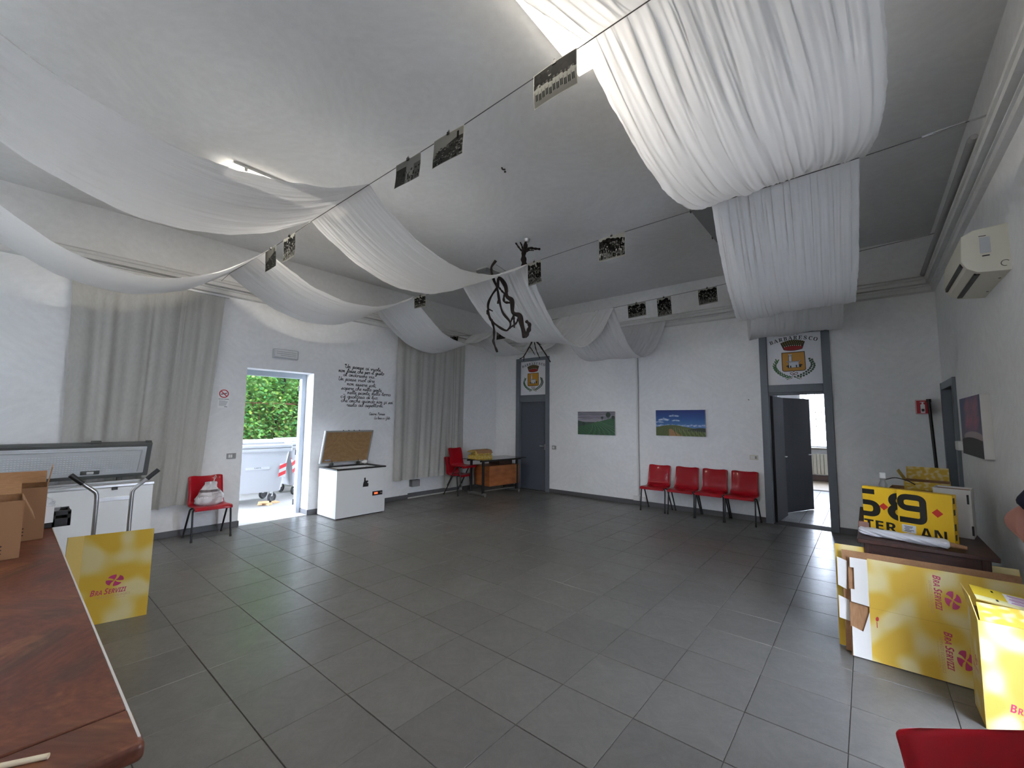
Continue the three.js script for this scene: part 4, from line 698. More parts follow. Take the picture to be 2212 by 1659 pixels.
// ---------------------------------------------------------------- cartons, hand truck, long table
function braLogo(c, x, y, s, ink = '#a8305e', faint = '#b98a6a') {
  c.save(); c.translate(x, y); c.scale(s, s);
  c.save(); c.scale(1.25, 1); for (let k = 0; k < 4; k++) { c.save(); c.rotate(k * Math.PI / 2 + 0.25); c.fillStyle = k % 2 ? '#b8326a' : ink; c.beginPath(); c.moveTo(1.5, -4); c.quadraticCurveTo(14, -12, 13, -37); c.quadraticCurveTo(38, -32, 41, -4); c.quadraticCurveTo(22, 3, 1.5, -4); c.fill(); c.restore(); } c.restore();
  c.fillStyle = '#b22f5c'; c.textAlign = 'center'; c.save(); c.transform(1, 0, -0.16, 1, 0, 0); c.scale(0.72, 1);
  c.font = 'bold 58px sans-serif'; c.textAlign = 'left'; let X = -168; for (const [t, f] of [['B', 58], ['RA', 46], [' ', 40], ['S', 58], ['ERVIZI', 46]]) { c.font = `bold ${f}px sans-serif`; c.fillText(t, X, 92); X += c.measureText(t).width + 1; }
  c.restore(); c.fillStyle = faint; c.font = '22px sans-serif'; c.textAlign = 'center'; c.fillText('SERVIZI ECOLOGICI', 0, 118, 236); c.font = '9px sans-serif'; c.fillText('Tel. 0172 421222  Fax 0172 411228', 0, 132, 230);
  c.restore();
}
function yellowPrint(w, h, sd, draw, pale = 0) {   // yellow card printed with soft white clouds
  return canvas(w, h, (c) => {
    c.fillStyle = '#cfa82a'; c.fillRect(0, 0, w, h);
    const n = 128; for (let j = 0; j < n; j++) for (let i = 0; i < n; i++) { const k = smooth(noise2(i / n * 2.6 * (w / h) + sd, j / n * 2.6 + sd * 2), -0.35, 0.7); c.fillStyle = `rgb(${lerp(202, 210, k) - pale * 6},${lerp(164, 194, k)},${lerp(44, 138, k) + pale * 26})`; c.fillRect(i * w / n, j * h / n, w / n + 1, h / n + 1); }
    draw(c, w, h);
  });
}
{
  const o = thing('yellow_carton', 'flat yellow printed carton leaning on the hand truck', 'carton', [2.6, 0, 7.33], 1.33);
  const t = yellowPrint(512, 820, 3, (c) => braLogo(c, 250, 450, 1.25));
  const front = part('front_panel', box(0.42, 0.67, 0.008, 0, 0.335, 0), [yellowCard, whiteCard, yellowCard, yellowCard, std({ map: t, roughness: 0.55 }), kraft], o); front.rotation.x = -0.17;
  const side = part('side_panel', box(0.1, 0.67, 0.006, -0.05, 0.335, 0), yellowCard, o); side.position.x = -0.21; side.rotation.set(-0.17, 0.5, 0);
  const back = part('back_panel', box(0.42, 0.66, 0.006, 0, 0.33, -0.012), kraft, o); back.rotation.x = -0.17;
}
{
  const o = thing('hand_truck', 'grey tubular hand truck with black grips behind the yellow carton', 'hand truck', [2.02, 0, 7.3]);
  for (const s of [-1, 1]) {
    part('rail', tube([[-0.02, 0.06, s * 0.115], [0, 0.5, s * 0.115], [0.01, 0.88, s * 0.115], [0.012, 0.94, s * 0.125], [0.015, 1.0, s * 0.185], [0.02, 1.03, s * 0.215]], 0.0165, 40, 10, false, 0.3), steel, o);
    part('grip', rod([0.02, 1.025, s * 0.212], [0.03, 1.105, s * 0.29], 0.02, 12), blackPlastic, o);
    const w = part('wheel', merge(new THREE.TorusGeometry(0.095, 0.035, 10, 24), new THREE.CylinderGeometry(0.08, 0.08, 0.03, 20).rotateX(Math.PI / 2)).translate(-0.1, 0.13, s * 0.19), rubber, o); part('hub', new THREE.CylinderGeometry(0.025, 0.025, 0.08, 12).rotateX(Math.PI / 2).translate(-0.1, 0.13, s * 0.19), steel, w);
  }
  for (const y of [0.2, 0.52, 0.87]) part('cross_bar', rbox(0.01, 0.035, 0.22, 0.003, 0.01, y, 0), steel, o);
  part('axle', rod([-0.1, 0.13, -0.2], [-0.1, 0.13, 0.2], 0.01), steel, o); part('toe_plate', rbox(0.22, 0.008, 0.3, 0.003, 0.11, 0.03, 0), darkSteel, o);
}
{
  const x0 = 2.12, x1 = 5.76, z0 = 7.695, z1 = 8.55, y = 0.77, o = thing('long_table', 'long scuffed brown wooden table with metal edge strip', 'table');
  part('tabletop', metreUV(rspan(x0, x1 - 0.2, y - 0.05, y, z0, z1, 0.006)), tableWood, o);
  part('end_board', metreUV(rbox(0.2, 0.05, z1 - z0 + 0.02, 0.016, x1 - 0.1, y - 0.0248, (z0 + z1) / 2, 3)), tableWood, o, 'cross board at the end of the top');
  part('edge_strip', rspan(x0, x1 - 0.03, y - 0.012, y + 0.0015, z0 - 0.004, z0 + 0.002, 0.001), std({ color: lin(0.72, 0.7, 0.68), roughness: 0.4, metalness: 0.3 }), o, 'pale metal edge strip');
  part('apron', merge(rspan(x0 + 0.1, x1 - 0.15, y - 0.15, y - 0.05, z0 + 0.08, z0 + 0.1), rspan(x0 + 0.1, x1 - 0.15, y - 0.15, y - 0.05, z1 - 0.1, z1 - 0.08)), tableWood, o);
  for (const [x, z] of [[x0 + 0.13, z0 + 0.11], [x0 + 0.13, z1 - 0.11], [x1 - 0.2, z0 + 0.11], [x1 - 0.2, z1 - 0.11]]) part('leg', rspan(x - 0.035, x + 0.035, 0, y - 0.05, z - 0.035, z + 0.035), tableWood, o);
  const a = onY(105, 1633, y + 0.006), b = onY(-60, 1668, y + 0.006);
  one('wooden_stick', rod(a, b, 0.0065, 12), std({ color: lin(0.72, 0.62, 0.44), roughness: 0.6 }), 'thin pale wooden stick lying on the long table', 'stick');
}
function kraftBox(label, at, turn, w, h, d, tall, spill) {   // open corrugated carton; front face towards +z
  const o = thing('cardboard_box', label, 'box', at, turn, 'cardboard boxes on the long table'), t = 0.005;
  const mark = canvas(256, 256, (c) => { c.fillStyle = '#9a7250'; c.fillRect(0, 0, 256, 256); c.fillStyle = '#3a2a20'; c.fillRect(18, 70, 70, 14); c.globalAlpha = 0.55; c.fillRect(30, 140, 100, 4); c.font = '20px sans-serif'; c.fillText('FRAGILE', 80, 170); c.globalAlpha = 1; for (const y of [196, 212, 228]) { c.beginPath(); c.ellipse(190, y, 15, 5, 0, 0, 7); c.fill(); } c.fillRect(186, 196, 8, 40); });
  const face = std({ map: mark, color: lin(0.9, 0.9, 0.9), roughness: 0.85 });
  part('front_wall', box(w, h, t, 0, h / 2, d / 2), [kraft, kraft, kraft, kraft, face, kraft], o); part('back_wall', box(w, h, t, 0, h / 2, -d / 2), kraft, o);
  for (const s of [-1, 1]) part('side_wall', box(t, h, d, s * w / 2, h / 2, 0), kraft, o);
  part('bottom', box(w, t, d, 0, t / 2, 0), kraft, o);
  for (const [s, a] of [[1, tall[0]], [-1, tall[1]]]) { const f = part('flap', box(0.004, 0.13, d * 0.96, 0, 0.065, 0), kraft, o); f.position.set(s * w / 2, h, 0); f.rotation.z = -s * a; }
  const f = part('flap', box(w * 0.96, 0.12, 0.004, 0, 0.06, 0), kraft, o); f.position.set(0, h, -d / 2); f.rotation.x = -0.9;
  if (spill) part('folded_leaflet', merge(rbox(0.06, 0.11, 0.004, 0.001, w / 2 - 0.02, h * 0.44, d / 2 + 0.02).rotateY(0.2)), whitePlastic, o);
}
kraftBox('open brown cardboard box with folded leaflet on the long table', [3.2, 0.771, 8.04], Math.PI / 2, 0.34, 0.33, 0.34, [2.75, 1.2], false);
kraftBox('open brown cardboard box with one flap standing up beside the black crate', [2.72, 0.771, 7.97], Math.PI / 2 - 0.05, 0.44, 0.345, 0.33, [0.12, 0.7], true);
{
  const a = onX(18, 1050, 2.2), o = thing('tray_stack', 'stack of white plastic trays behind the cardboard boxes', 'trays', [2.31, 0.77, 8.06]);
  kraftBox('closed brown cardboard box under the white trays', [2.31, 0.771, 8.07], Math.PI / 2, 0.3, Math.max(0.2, a.y - 0.77 - 0.06), 0.22, [1.5, 1.5], false);
  for (let k = 0; k < 5; k++) part('tray', rbox(0.2, 0.014, 0.3, 0.005, 0.01 * (k % 2), a.y - 0.77 - 0.035 + k * 0.017, -0.02 + 0.012 * (k % 3)), whitePlastic, o);
}
{
  const a = onX(155, 1095, 2.52), b = onX(112, 1130, 2.52), zc = a.z, o = thing('plastic_crate', 'small black plastic crate with a clear bag of blue items at the table end', 'crate', [2.43, 0.772, zc + 0.17]);
  for (const s of [-1, 1]) { part('side', merge(rbox(0.012, 0.035, 0.34, 0.003, s * 0.09, 0.1, 0), rbox(0.012, 0.06, 0.34, 0.003, s * 0.09, 0.03, 0), [-0.16, -0.08, 0, 0.08, 0.16].map((z) => rbox(0.012, 0.11, 0.02, 0.003, s * 0.09, 0.055, z))), blackPlastic, o); part('end', rbox(0.18, 0.11, 0.012, 0.003, 0, 0.055, s * 0.165), blackPlastic, o); }
  part('base', rbox(0.18, 0.008, 0.34, 0.002, 0, 0.004, 0), blackPlastic, o);
  const q = thing('clear_bag', 'clear plastic bag of blue and white packets in the black crate', 'bag', [2.43, 0.785, zc + 0.17]), blob = (sx, sy, sz, sd) => { const g = new THREE.IcosahedronGeometry(1, 3), p = g.attributes.position, v = V(0, 0, 0); for (let i = 0; i < p.count; i++) { v.fromBufferAttribute(p, i); const k = 1 + 0.22 * noise3(v.x * 2 + sd, v.y * 2, v.z * 2) + 0.08 * noise3(v.x * 6, v.y * 6 + sd, v.z * 6); p.setXYZ(i, v.x * k * sx, v.y * k * sy, v.z * k * sz); } g.computeVertexNormals(); return g; };
  part('film', blob(0.07, 0.095, 0.12, 4).translate(0, 0.12, 0.02), new THREE.MeshPhysicalMaterial({ color: lin(0.95, 0.96, 0.97), roughness: 0.12, transmission: 0.8, thickness: 0, side: THREE.DoubleSide }), q);
  for (const [x, y, z, c, sd] of [[0, 0.06, -0.03, lin(0.05, 0.12, 0.42), 1], [0.01, 0.11, 0.0, lin(0.1, 0.22, 0.5), 2], [-0.01, 0.07, 0.07, lin(0.55, 0.62, 0.7), 3], [0.015, 0.14, 0.05, lin(0.6, 0.64, 0.68), 6]]) part('packet', blob(0.035, 0.03, 0.04, sd * 3).translate(x, y, z), std({ color: c, roughness: 0.3 }), q);
}

// ---------------------------------------------------------------- desk in the corner
{
  const o = thing('office_desk', 'glass topped desk with brown wooden drawer unit in the corner', 'desk', [0.8, 0, 0.9], Math.PI / 2 - 0.1);
  // local: x along the length, z towards the room
  part('glass_top', rbox(1.3, 0.012, 0.72, 0.005, 0, 0.765, 0), std({ color: lin(0.05, 0.055, 0.06), roughness: 0.06 }), o, 'dark reflecting glass top');
  part('top_frame', merge(rbox(1.2, 0.03, 0.03, 0.004, 0, 0.735, 0.22), rbox(1.2, 0.03, 0.03, 0.004, 0, 0.735, -0.22)), blackMetal, o);
  for (const s of [-1, 1]) { part('leg', merge(rbox(0.05, 0.68, 0.04, 0.006, s * 0.5, 0.4, 0.2), rbox(0.05, 0.68, 0.04, 0.006, s * 0.5, 0.4, -0.2)), blackMetal, o); part('foot', merge(rbox(0.05, 0.05, 0.58, 0.008, s * 0.5, 0.045, 0), rod([s * 0.5, 0, 0.27], [s * 0.5, 0.03, 0.27], 0.02), rod([s * 0.5, 0, -0.27], [s * 0.5, 0.03, -0.27], 0.02)), s < 0 ? steel : steel, o); }
  part('foot_rail', rod([-0.5, 0.1, 0.15], [0.5, 0.1, 0.15], 0.012), steel, o);
  part('drawer_unit', metreUV(rspan(-0.34, 0.56, 0.19, 0.62, -0.3, 0.2, 0.006)), veneer, o); part('front_board', metreUV(rspan(-0.34, 0.56, 0.19, 0.62, 0.2, 0.218, 0.004)), veneer, o, 'brown veneered front');
  part('shelf_block', rspan(0.05, 0.45, 0.62, 0.72, -0.25, 0.1), std({ color: lin(0.06, 0.03, 0.02), roughness: 0.6 }), o);
}
function lowCarton(name, label, at, turn, w, h, d, map, flaps) {
  const o = thing(name, label, 'carton', at, turn), pr = map ? std({ map, roughness: 0.55 }) : yellowCard, t = 0.004;
  part('front_wall', box(w, h, t, 0, h / 2, d / 2), [pr, pr, yellowCard, yellowCard, pr, kraft], o); part('back_wall', box(w, h, t, 0, h / 2, -d / 2), [pr, pr, pr, pr, kraft, pr], o);
  for (const s of [-1, 1]) part('side_wall', box(t, h, d, s * w / 2, h / 2, 0), [s > 0 ? pr : kraft, s < 0 ? pr : kraft, yellowCard, yellowCard, yellowCard, yellowCard], o); part('bottom', box(w, t, d, 0, t / 2, 0), kraft, o);
  for (const [side, len, ang] of flaps) { const g = side < 2 ? box(w * 0.97, len, 0.004, 0, len / 2, 0) : box(0.004, len, d * 0.97, 0, len / 2, 0), f = part('flap', g, side < 2 ? [pr, pr, pr, pr, pr, kraft] : [pr, kraft, pr, pr, pr, pr], o); f.position.set(side === 2 ? -w / 2 : side === 3 ? w / 2 : 0, h, side === 0 ? d / 2 : side === 1 ? -d / 2 : 0); if (side < 2) f.rotation.x = (side ? -1 : 1) * ang; else f.rotation.z = (side === 2 ? 1 : -1) * ang; }
  return o;
}
const yl = yellowPrint(256, 128, 9, () => {});
lowCarton('yellow_carton', 'flat closed yellow carton under the open one on the desk', [0.74, 0.772, 1.3], Math.PI / 2 - 0.15, 0.4, 0.08, 0.34, yl, [[0, 0.33, -1.55]]);
lowCarton('yellow_carton', 'open yellow carton tilted on another carton on the desk', [0.76, 0.862, 1.29], Math.PI / 2 - 0.45, 0.36, 0.1, 0.32, yl, [[0, 0.1, 2.2], [2, 0.1, 1.9]]).rotation.z = 0.04;

// ---------------------------------------------------------------- back wall: pictures, duct, signs
function picture(name, label, at, turn, w, h, map, depth) {
  const o = thing(name, label, 'picture', at, turn);
  part('canvas_print', new THREE.BoxGeometry(w, h, depth).translate(0, 0, depth / 2), [whiteCard, whiteCard, whiteCard, whiteCard, std({ map, roughness: 0.5 }), whiteCard], o);
}
picture('landscape_picture', 'green vineyard landscape print nearer the closed grey door', [2.865, 1.562, 0.012], 0, 0.865, 0.485, canvas(512, 288, (c, w, h) => {
  for (let y = 0; y < 130; y += 2) { const k = 105 + 55 * (0.5 + 0.5 * noise2(3, y / 14)) + y * 0.2; c.fillStyle = `rgb(${k},${k * 0.96},${k * 1.02})`; c.fillRect(0, y, w, 3); }
  for (let i = 0; i < 70; i++) { const x = (i * 137) % w, y = 8 + (i * 53) % 95; c.fillStyle = `rgba(70,70,84,0.3)`; c.beginPath(); c.ellipse(x, y, 50, 4, 0, 0, 7); c.fill(); }
  c.fillStyle = '#31473a'; c.beginPath(); c.moveTo(0, h); c.lineTo(0, 110); c.quadraticCurveTo(150, 150, 270, 130); c.lineTo(w, 90); c.lineTo(w, h); c.fill();
  c.fillStyle = '#2c5a34'; c.beginPath(); c.moveTo(0, h); c.lineTo(0, 190); c.quadraticCurveTo(250, 140, w, 70); c.lineTo(w, h); c.fill();
  for (let k = 0; k < 15; k++) { c.strokeStyle = k % 2 ? '#1b3c24' : '#477a48'; c.lineWidth = 7; c.beginPath(); c.moveTo(200 + k * 6, 150 - k * 2); c.quadraticCurveTo(240 + k * 22, 200, 130 + k * 42, h + 10); c.stroke(); }
  for (let i = 0; i < 240; i++) { c.fillStyle = i % 2 ? '#1a3a22' : '#3c6a40'; c.fillRect((i * 71) % w, 190 + (i * 29) % 98, 10, 4); }
  c.fillStyle = '#1d3322'; for (const [x, y, r] of [[425, 42, 32], [345, 76, 16], [490, 72, 22], [85, 150, 22]]) { c.beginPath(); c.arc(x, y, r, 0, 7); c.fill(); c.fillRect(x - 3, y, 6, r + 18); }
}), 0.03);
picture('landscape_picture', 'blue sky and vineyard path print above the row of red chairs', [4.59, 1.583, 0.014], 0, 0.885, 0.475, canvas(512, 280, (c, w, h) => {
  for (let y = 0; y < 200; y++) { const t = y / 200; c.fillStyle = `rgb(${lerp(24, 100, t * t)},${lerp(44, 135, t)},${lerp(118, 190, t)})`; c.fillRect(0, y, w, 1); }
  const cloud = (x, y, rx, n) => { for (let i = 0; i < n * 4; i++) { const q = rnd() - 0.5, s = 1 - Math.abs(q) * 1.6; c.fillStyle = `rgba(222,225,235,${0.12 + 0.14 * rnd()})`; c.beginPath(); c.ellipse(x + q * rx * 2, y - rnd() * s * rx * 0.5 + 6, rx * (0.12 + 0.2 * rnd()), rx * (0.08 + 0.12 * rnd()), 0, 0, 7); c.fill(); } };
  cloud(85, 105, 52, 16); cloud(195, 62, 46, 12); cloud(215, 112, 38, 12); cloud(40, 130, 40, 9); for (let k = 0; k < 9; k++) cloud(k * 62, 168, 40, 7);
  c.fillStyle = '#56612d'; c.beginPath(); c.moveTo(0, h); c.lineTo(0, 190); c.quadraticCurveTo(160, 140, 300, 180); c.lineTo(w, 215); c.lineTo(w, h); c.fill();
  c.fillStyle = '#2a3322'; c.beginPath(); c.moveTo(330, 215); c.quadraticCurveTo(440, 180, w, 195); c.lineTo(w, 235); c.lineTo(300, 225); c.fill();
  c.fillStyle = '#a37b4c'; c.beginPath(); c.moveTo(140, 205); c.lineTo(168, 205); c.quadraticCurveTo(205, 240, 290, h); c.lineTo(140, h); c.fill();
  for (let k = 0; k < 16; k++) { const x = 180 + k * 21, y = 190 + k * 3; c.strokeStyle = k % 2 ? '#7d8a3c' : '#444f26'; c.lineWidth = 5; c.beginPath(); c.moveTo(x, y); c.lineTo(x + 40, h); c.stroke(); c.strokeStyle = '#9a9c7a'; c.lineWidth = 2; c.beginPath(); c.moveTo(x + 10, y - 8); c.lineTo(x + 10, y + 40); c.stroke(); }
  for (let i = 0; i < 160; i++) { c.fillStyle = i % 2 ? '#3f4a22' : '#6f7836'; c.fillRect((i * 43) % 135, 200 + (i * 17) % 80, 8, 5); }
}), 0.035);
picture('sunset_picture', 'pink cloud and dark tower print on the wall with the air conditioner', [W - 0.001, 1.585, 2.27], -Math.PI / 2, 1.0, 0.54, canvas(512, 280, (c, w, h) => {
  for (let y = 0; y < h; y++) { const t = y / h; c.fillStyle = `rgb(${lerp(74, 150, Math.max(0, t - 0.2))},${lerp(84, 112, t)},${lerp(128, 116, t)})`; c.fillRect(0, y, w, 1); }
  for (let i = 0; i < 60; i++) { c.fillStyle = `rgba(${178 + (i % 5) * 6},${98 + (i % 7) * 5},118,0.16)`; c.beginPath(); c.ellipse(290 + Math.sin(i * 1.9) * 130, 80 + Math.cos(i * 2.7) * 55, 70, 22, -0.4, 0, 7); c.fill(); }
  c.fillStyle = 'rgba(214,190,176,0.6)'; c.beginPath(); c.ellipse(300, 190, 230, 26, 0, 0, 7); c.fill();
  c.fillStyle = '#2b272a'; c.beginPath(); c.moveTo(0, h); c.lineTo(0, 208); c.quadraticCurveTo(200, 180, w, 205); c.lineTo(w, h); c.fill();
}), 0.06);
{
  const o = thing('cable_duct', 'slim white cable duct running down between the two landscape pictures', 'duct', [3.76, 0, 0]);
  part('channel', rspan(-0.016, 0.016, 0.16, 3.4, 0, 0.02, 0.003), whitePlastic, o);
  part('cable', tube([[0.03, 3.38, 0.012], [0.034, 2.4, 0.01], [0.03, 1.2, 0.012], [0.032, 0.2, 0.01]], 0.006, 40, 6), greyPlastic, o);
  part('socket_box', merge(rbox(0.13, 0.085, 0.045, 0.006, -0.03, 0.125, 0.022), rbox(0.1, 0.075, 0.04, 0.006, 0.12, 0.12, 0.02)), whitePlastic, o);
}
one('nail', rod([5.72, 1.98, 0], [5.72, 1.985, 0.05], 0.006, 6), darkSteel, 'bent nail in the wall beside the open grey door', 'nail');
{ // projecting extinguisher sign and pole in the corner
  const t = canvas(128, 192, (c) => { c.fillStyle = '#b01622'; c.fillRect(0, 0, 128, 192); c.strokeStyle = '#e9e9e9'; c.lineWidth = 5; c.strokeRect(6, 6, 116, 180); c.fillStyle = '#f0f0f0'; c.beginPath(); c.moveTo(44, 176); c.lineTo(44, 66); c.quadraticCurveTo(64, 40, 84, 66); c.lineTo(84, 176); c.fill(); c.fillRect(56, 30, 16, 24); c.fillRect(40, 26, 44, 8); c.fillStyle = '#17191c'; c.fillRect(52, 120, 26, 36); });
  const o = thing('extinguisher_sign', 'red fire extinguisher sign standing out from the wall corner', 'sign', [7.8, 1.83, 0.12], 0);
  part('plate', new THREE.BoxGeometry(0.14, 0.19, 0.004), [whitePlastic, whitePlastic, whitePlastic, whitePlastic, std({ map: t, roughness: 0.4 }), whitePlastic], o); part('bracket', merge(rbox(0.006, 0.17, 0.12, 0.002, 0.075, 0, -0.06)), std({ color: lin(0.35, 0.02, 0.03), roughness: 0.4 }), o);
  const p = thing('black_pole', 'black pole leaning in the corner below the extinguisher sign', 'pole', [0, 0, 0]);
  part('shaft', rod([7.9, 0, 0.33], [7.855, 1.9, 0.2], 0.017, 12), blackMetal, p); part('cap', rod([7.855, 1.89, 0.2], [7.854, 1.93, 0.198], 0.024, 12), blackMetal, p);
}
one('junction_box', rspan(W - 0.05, W, 1.32, 1.42, 1.16, 1.34, 0.008), whitePlastic, 'small white box on the wall beside the grey side door', 'box');
one('ceiling_duct', merge(rod([W - 0.1, 3.66, 3.62], [W - 0.1, 3.66, 0.02], 0.032, 16), rod([W - 0.1, 3.66, 3.62], [W - 0.1, 3.66, 3.66], 0.032, 16, 0.02)), std({ color: lin(0.34, 0.34, 0.34), roughness: 0.6 }), 'grey round duct lying on the cornice above the air conditioner', 'duct');
{ // air conditioner
  const o = thing('air_conditioner', 'cream wall air conditioner high on the wall', 'air conditioner', [W, 2.64, 3.33]), z0 = -0.4, z1 = 0.4;
  const prof = [[0, 0.31], [-0.16, 0.3], [-0.215, 0.27], [-0.225, 0.1], [-0.2, 0.045], [-0.15, 0.012], [-0.02, 0.0], [0, 0.0]];
  part('body', extrude(prof, z1 - z0, 0.004).translate(0, 0, z0), creamPlastic, o);
  for (const e of [z0 - 0.012, z1]) part('end_cover', extrude(prof.map(([a, b]) => [a * 1.01, 0.155 + (b - 0.155) * 1.02]), 0.012, 0.003).translate(0, 0, e), creamPlastic, o);
  part('air_slot', merge(rbox(0.02, 0.035, z1 - z0 - 0.06, 0.003, -0.219, 0.085, 0), rbox(0.03, 0.014, z1 - z0 - 0.08, 0.003, -0.15, 0.008, 0)), blackPlastic, o, 'black outlet slots');
  part('label_plate', merge(rbox(0.05, 0.11, 0.004, 0.001, -0.11, 0.19, z1 + 0.017)), paleGrey, o); part('catch', merge(rbox(0.035, 0.008, 0.004, 0.001, -0.11, 0.115, z1 + 0.018), rbox(0.035, 0.004, 0.004, 0.001, -0.12, 0.255, z1 + 0.018)), blackPlastic, o);
  part('cable_port', new THREE.TorusGeometry(0.02, 0.0018, 6, 18, 4.4).rotateZ(0.6).translate(-0.025, 0.045, z1 + 0.016), blackPlastic, o);
  for (const z of [-0.2, 0.2]) part('screw', rod([-0.02, 0, z], [-0.02, -0.006, z], 0.007, 8), blackPlastic, o);
}

// ---------------------------------------------------------------- table with cartons under the sunset picture
{
  const o = thing('side_table', 'dark table carrying yellow and white cartons under the sunset picture', 'table', [0, 0, 0]), x0 = 7.12, x1 = 7.84, z0 = 2.2, z1 = 3.8, y = 0.74;
  const dark = std({ map: woodMap, color: lin(0.4, 0.4, 0.42), roughness: 0.5 });
  part('tabletop', metreUV(rspan(x0, x1, y - 0.03, y, z0, z1, 0.006)), dark, o); part('apron', merge(rspan(x0 + 0.05, x1 - 0.05, y - 0.13, y - 0.03, z1 - 0.07, z1 - 0.05), rspan(x0 + 0.05, x0 + 0.07, y - 0.13, y - 0.03, z0 + 0.05, z1 - 0.05)), dark, o);
  for (const [x, z] of [[x0 + 0.06, z0 + 0.06], [x1 - 0.06, z0 + 0.06], [x0 + 0.06, z1 - 0.06], [x1 - 0.06, z1 - 0.06]]) part('leg', rspan(x - 0.022, x + 0.022, 0, y - 0.03, z - 0.022, z + 0.022), dark, o);
}
const YEL = '#f0c018';
{ // large yellow carton with black figures, standing on edge
  const w1 = 0.22, w2 = 0.31, h = 0.345;
  const left = canvas(320, 512, (c) => { c.fillStyle = YEL; c.fillRect(0, 0, 320, 512); c.strokeStyle = '#15120c'; c.lineWidth = 58; c.lineJoin = 'round'; c.beginPath(); c.moveTo(100, 60); c.lineTo(-40, 60); c.moveTo(-40, 190); c.lineTo(50, 190); c.quadraticCurveTo(112, 190, 112, 258); c.quadraticCurveTo(112, 326, 50, 326); c.lineTo(-40, 326); c.stroke(); c.beginPath(); c.ellipse(288, 130, 52, 60, 0, 0, 7); c.stroke(); c.beginPath(); c.ellipse(288, 262, 62, 66, 0, 0, 7); c.stroke(); c.fillStyle = '#c92a1e'; c.beginPath(); c.moveTo(168, 176); c.lineTo(204, 218); c.lineTo(168, 260); c.lineTo(132, 218); c.fill(); c.fillStyle = '#15120c'; c.font = 'bold 150px sans-serif'; c.fillText('TER', 0, 500, 330); });
  const right = canvas(480, 512, (c) => {
    c.fillStyle = YEL; c.fillRect(0, 0, 480, 512); c.strokeStyle = '#15120c'; c.lineWidth = 62; c.lineJoin = 'round';
    c.beginPath(); c.moveTo(15, 326); c.lineTo(180, 326); c.quadraticCurveTo(232, 326, 232, 270); c.lineTo(232, 120); c.quadraticCurveTo(232, 70, 170, 70); c.lineTo(100, 70); c.quadraticCurveTo(30, 70, 30, 130); c.quadraticCurveTo(30, 192, 100, 192); c.lineTo(225, 192); c.stroke();
    c.fillStyle = '#c92a1e'; c.beginPath(); c.moveTo(352, 160); c.lineTo(400, 206); c.lineTo(352, 252); c.lineTo(304, 206); c.fill();
    c.fillStyle = '#15120c'; c.font = 'bold 170px sans-serif'; c.fillText('AN', 190, 508, 290); c.fillStyle = '#dcdde0'; c.fillRect(30, 380, 128, 84); c.fillStyle = '#3a3c42'; for (let i = 0; i < 5; i++) c.fillRect(50 + (i % 2) * 8, 394 + i * 13, 80 - (i % 3) * 16, 6);
  });
  const side = canvas(128, 512, (c) => { c.fillStyle = YEL; c.fillRect(0, 0, 128, 512); c.fillStyle = '#15120c'; for (const [y, g] of [[30, 60], [150, 60], [300, 70], [410, 60]]) c.fillRect(20, y, 60, g); });
  const a = onY(1880, 1130, 0.74), o = thing('number_carton', 'large yellow carton with bold black figures and red diamonds', 'carton', [7.18, 0.742, 3.38], -0.36);
  const yb = std({ color: lin(0.82, 0.5, 0.02), roughness: 0.5 }), pl = std({ map: left, roughness: 0.5 }), pr = std({ map: right, roughness: 0.5 }), ps = std({ map: side, roughness: 0.5 });
  part('back_half', box(w1 + 0.04, h, 0.07, w1 / 2 + 0.02 - 0.02, h / 2, -0.035), [yb, yb, yb, kraft, pl, yb], o); part('front_half', box(w2, h * 1.01, 0.08, w1 + w2 / 2 - 0.01, h / 2 * 1.01, -0.02), [ps, yb, yb, kraft, pr, yb], o);
}
{
  const o = thing('white_carton', 'plain white carton standing behind the yellow carton with figures', 'carton', [7.715, 0.742, 3.13], -0.2);
  part('walls', merge(box(0.2, 0.36, 0.005, 0, 0.18, 0.1), box(0.2, 0.36, 0.005, 0, 0.18, -0.1), box(0.005, 0.36, 0.2, 0.1, 0.18, 0), box(0.005, 0.36, 0.2, -0.1, 0.18, 0), box(0.2, 0.005, 0.2, 0, 0.003, 0)), whiteCard, o); part('inside', box(0.19, 0.004, 0.19, 0, 0.345, 0), kraft, o);
  part('hand_slot', merge(rbox(0.012, 0.07, 0.004, 0.001, 0.085, 0.29, 0.104), rbox(0.012, 0.07, 0.004, 0.001, 0.1, 0.06, 0.104)), blackPlastic, o);
}
{
  const lab = canvas(256, 64, (c) => { c.fillStyle = '#c79a24'; c.fillRect(0, 0, 256, 64); c.fillStyle = '#1c1710'; c.font = 'bold 40px sans-serif'; c.fillText('3·5·8', 110, 36, 130); c.font = 'bold 22px sans-serif'; c.fillText('PANTER', 110, 60, 120); c.fillRect(20, 10, 60, 14); });
  const m = std({ map: lab, roughness: 0.6 }), q = lowCarton('figure_carton', 'low yellow carton with small black figures at the back of the side table', [7.58, 0.742, 2.5], -0.12, 0.44, 0.26, 0.32, lab, []);
  lowCarton('open_carton', 'open shallow carton on top of the figure carton', [7.62, 1.0, 2.46], -0.1, 0.3, 0.075, 0.26, yl, [[2, 0.1, 0.5], [1, 0.12, 0.3]]);
}
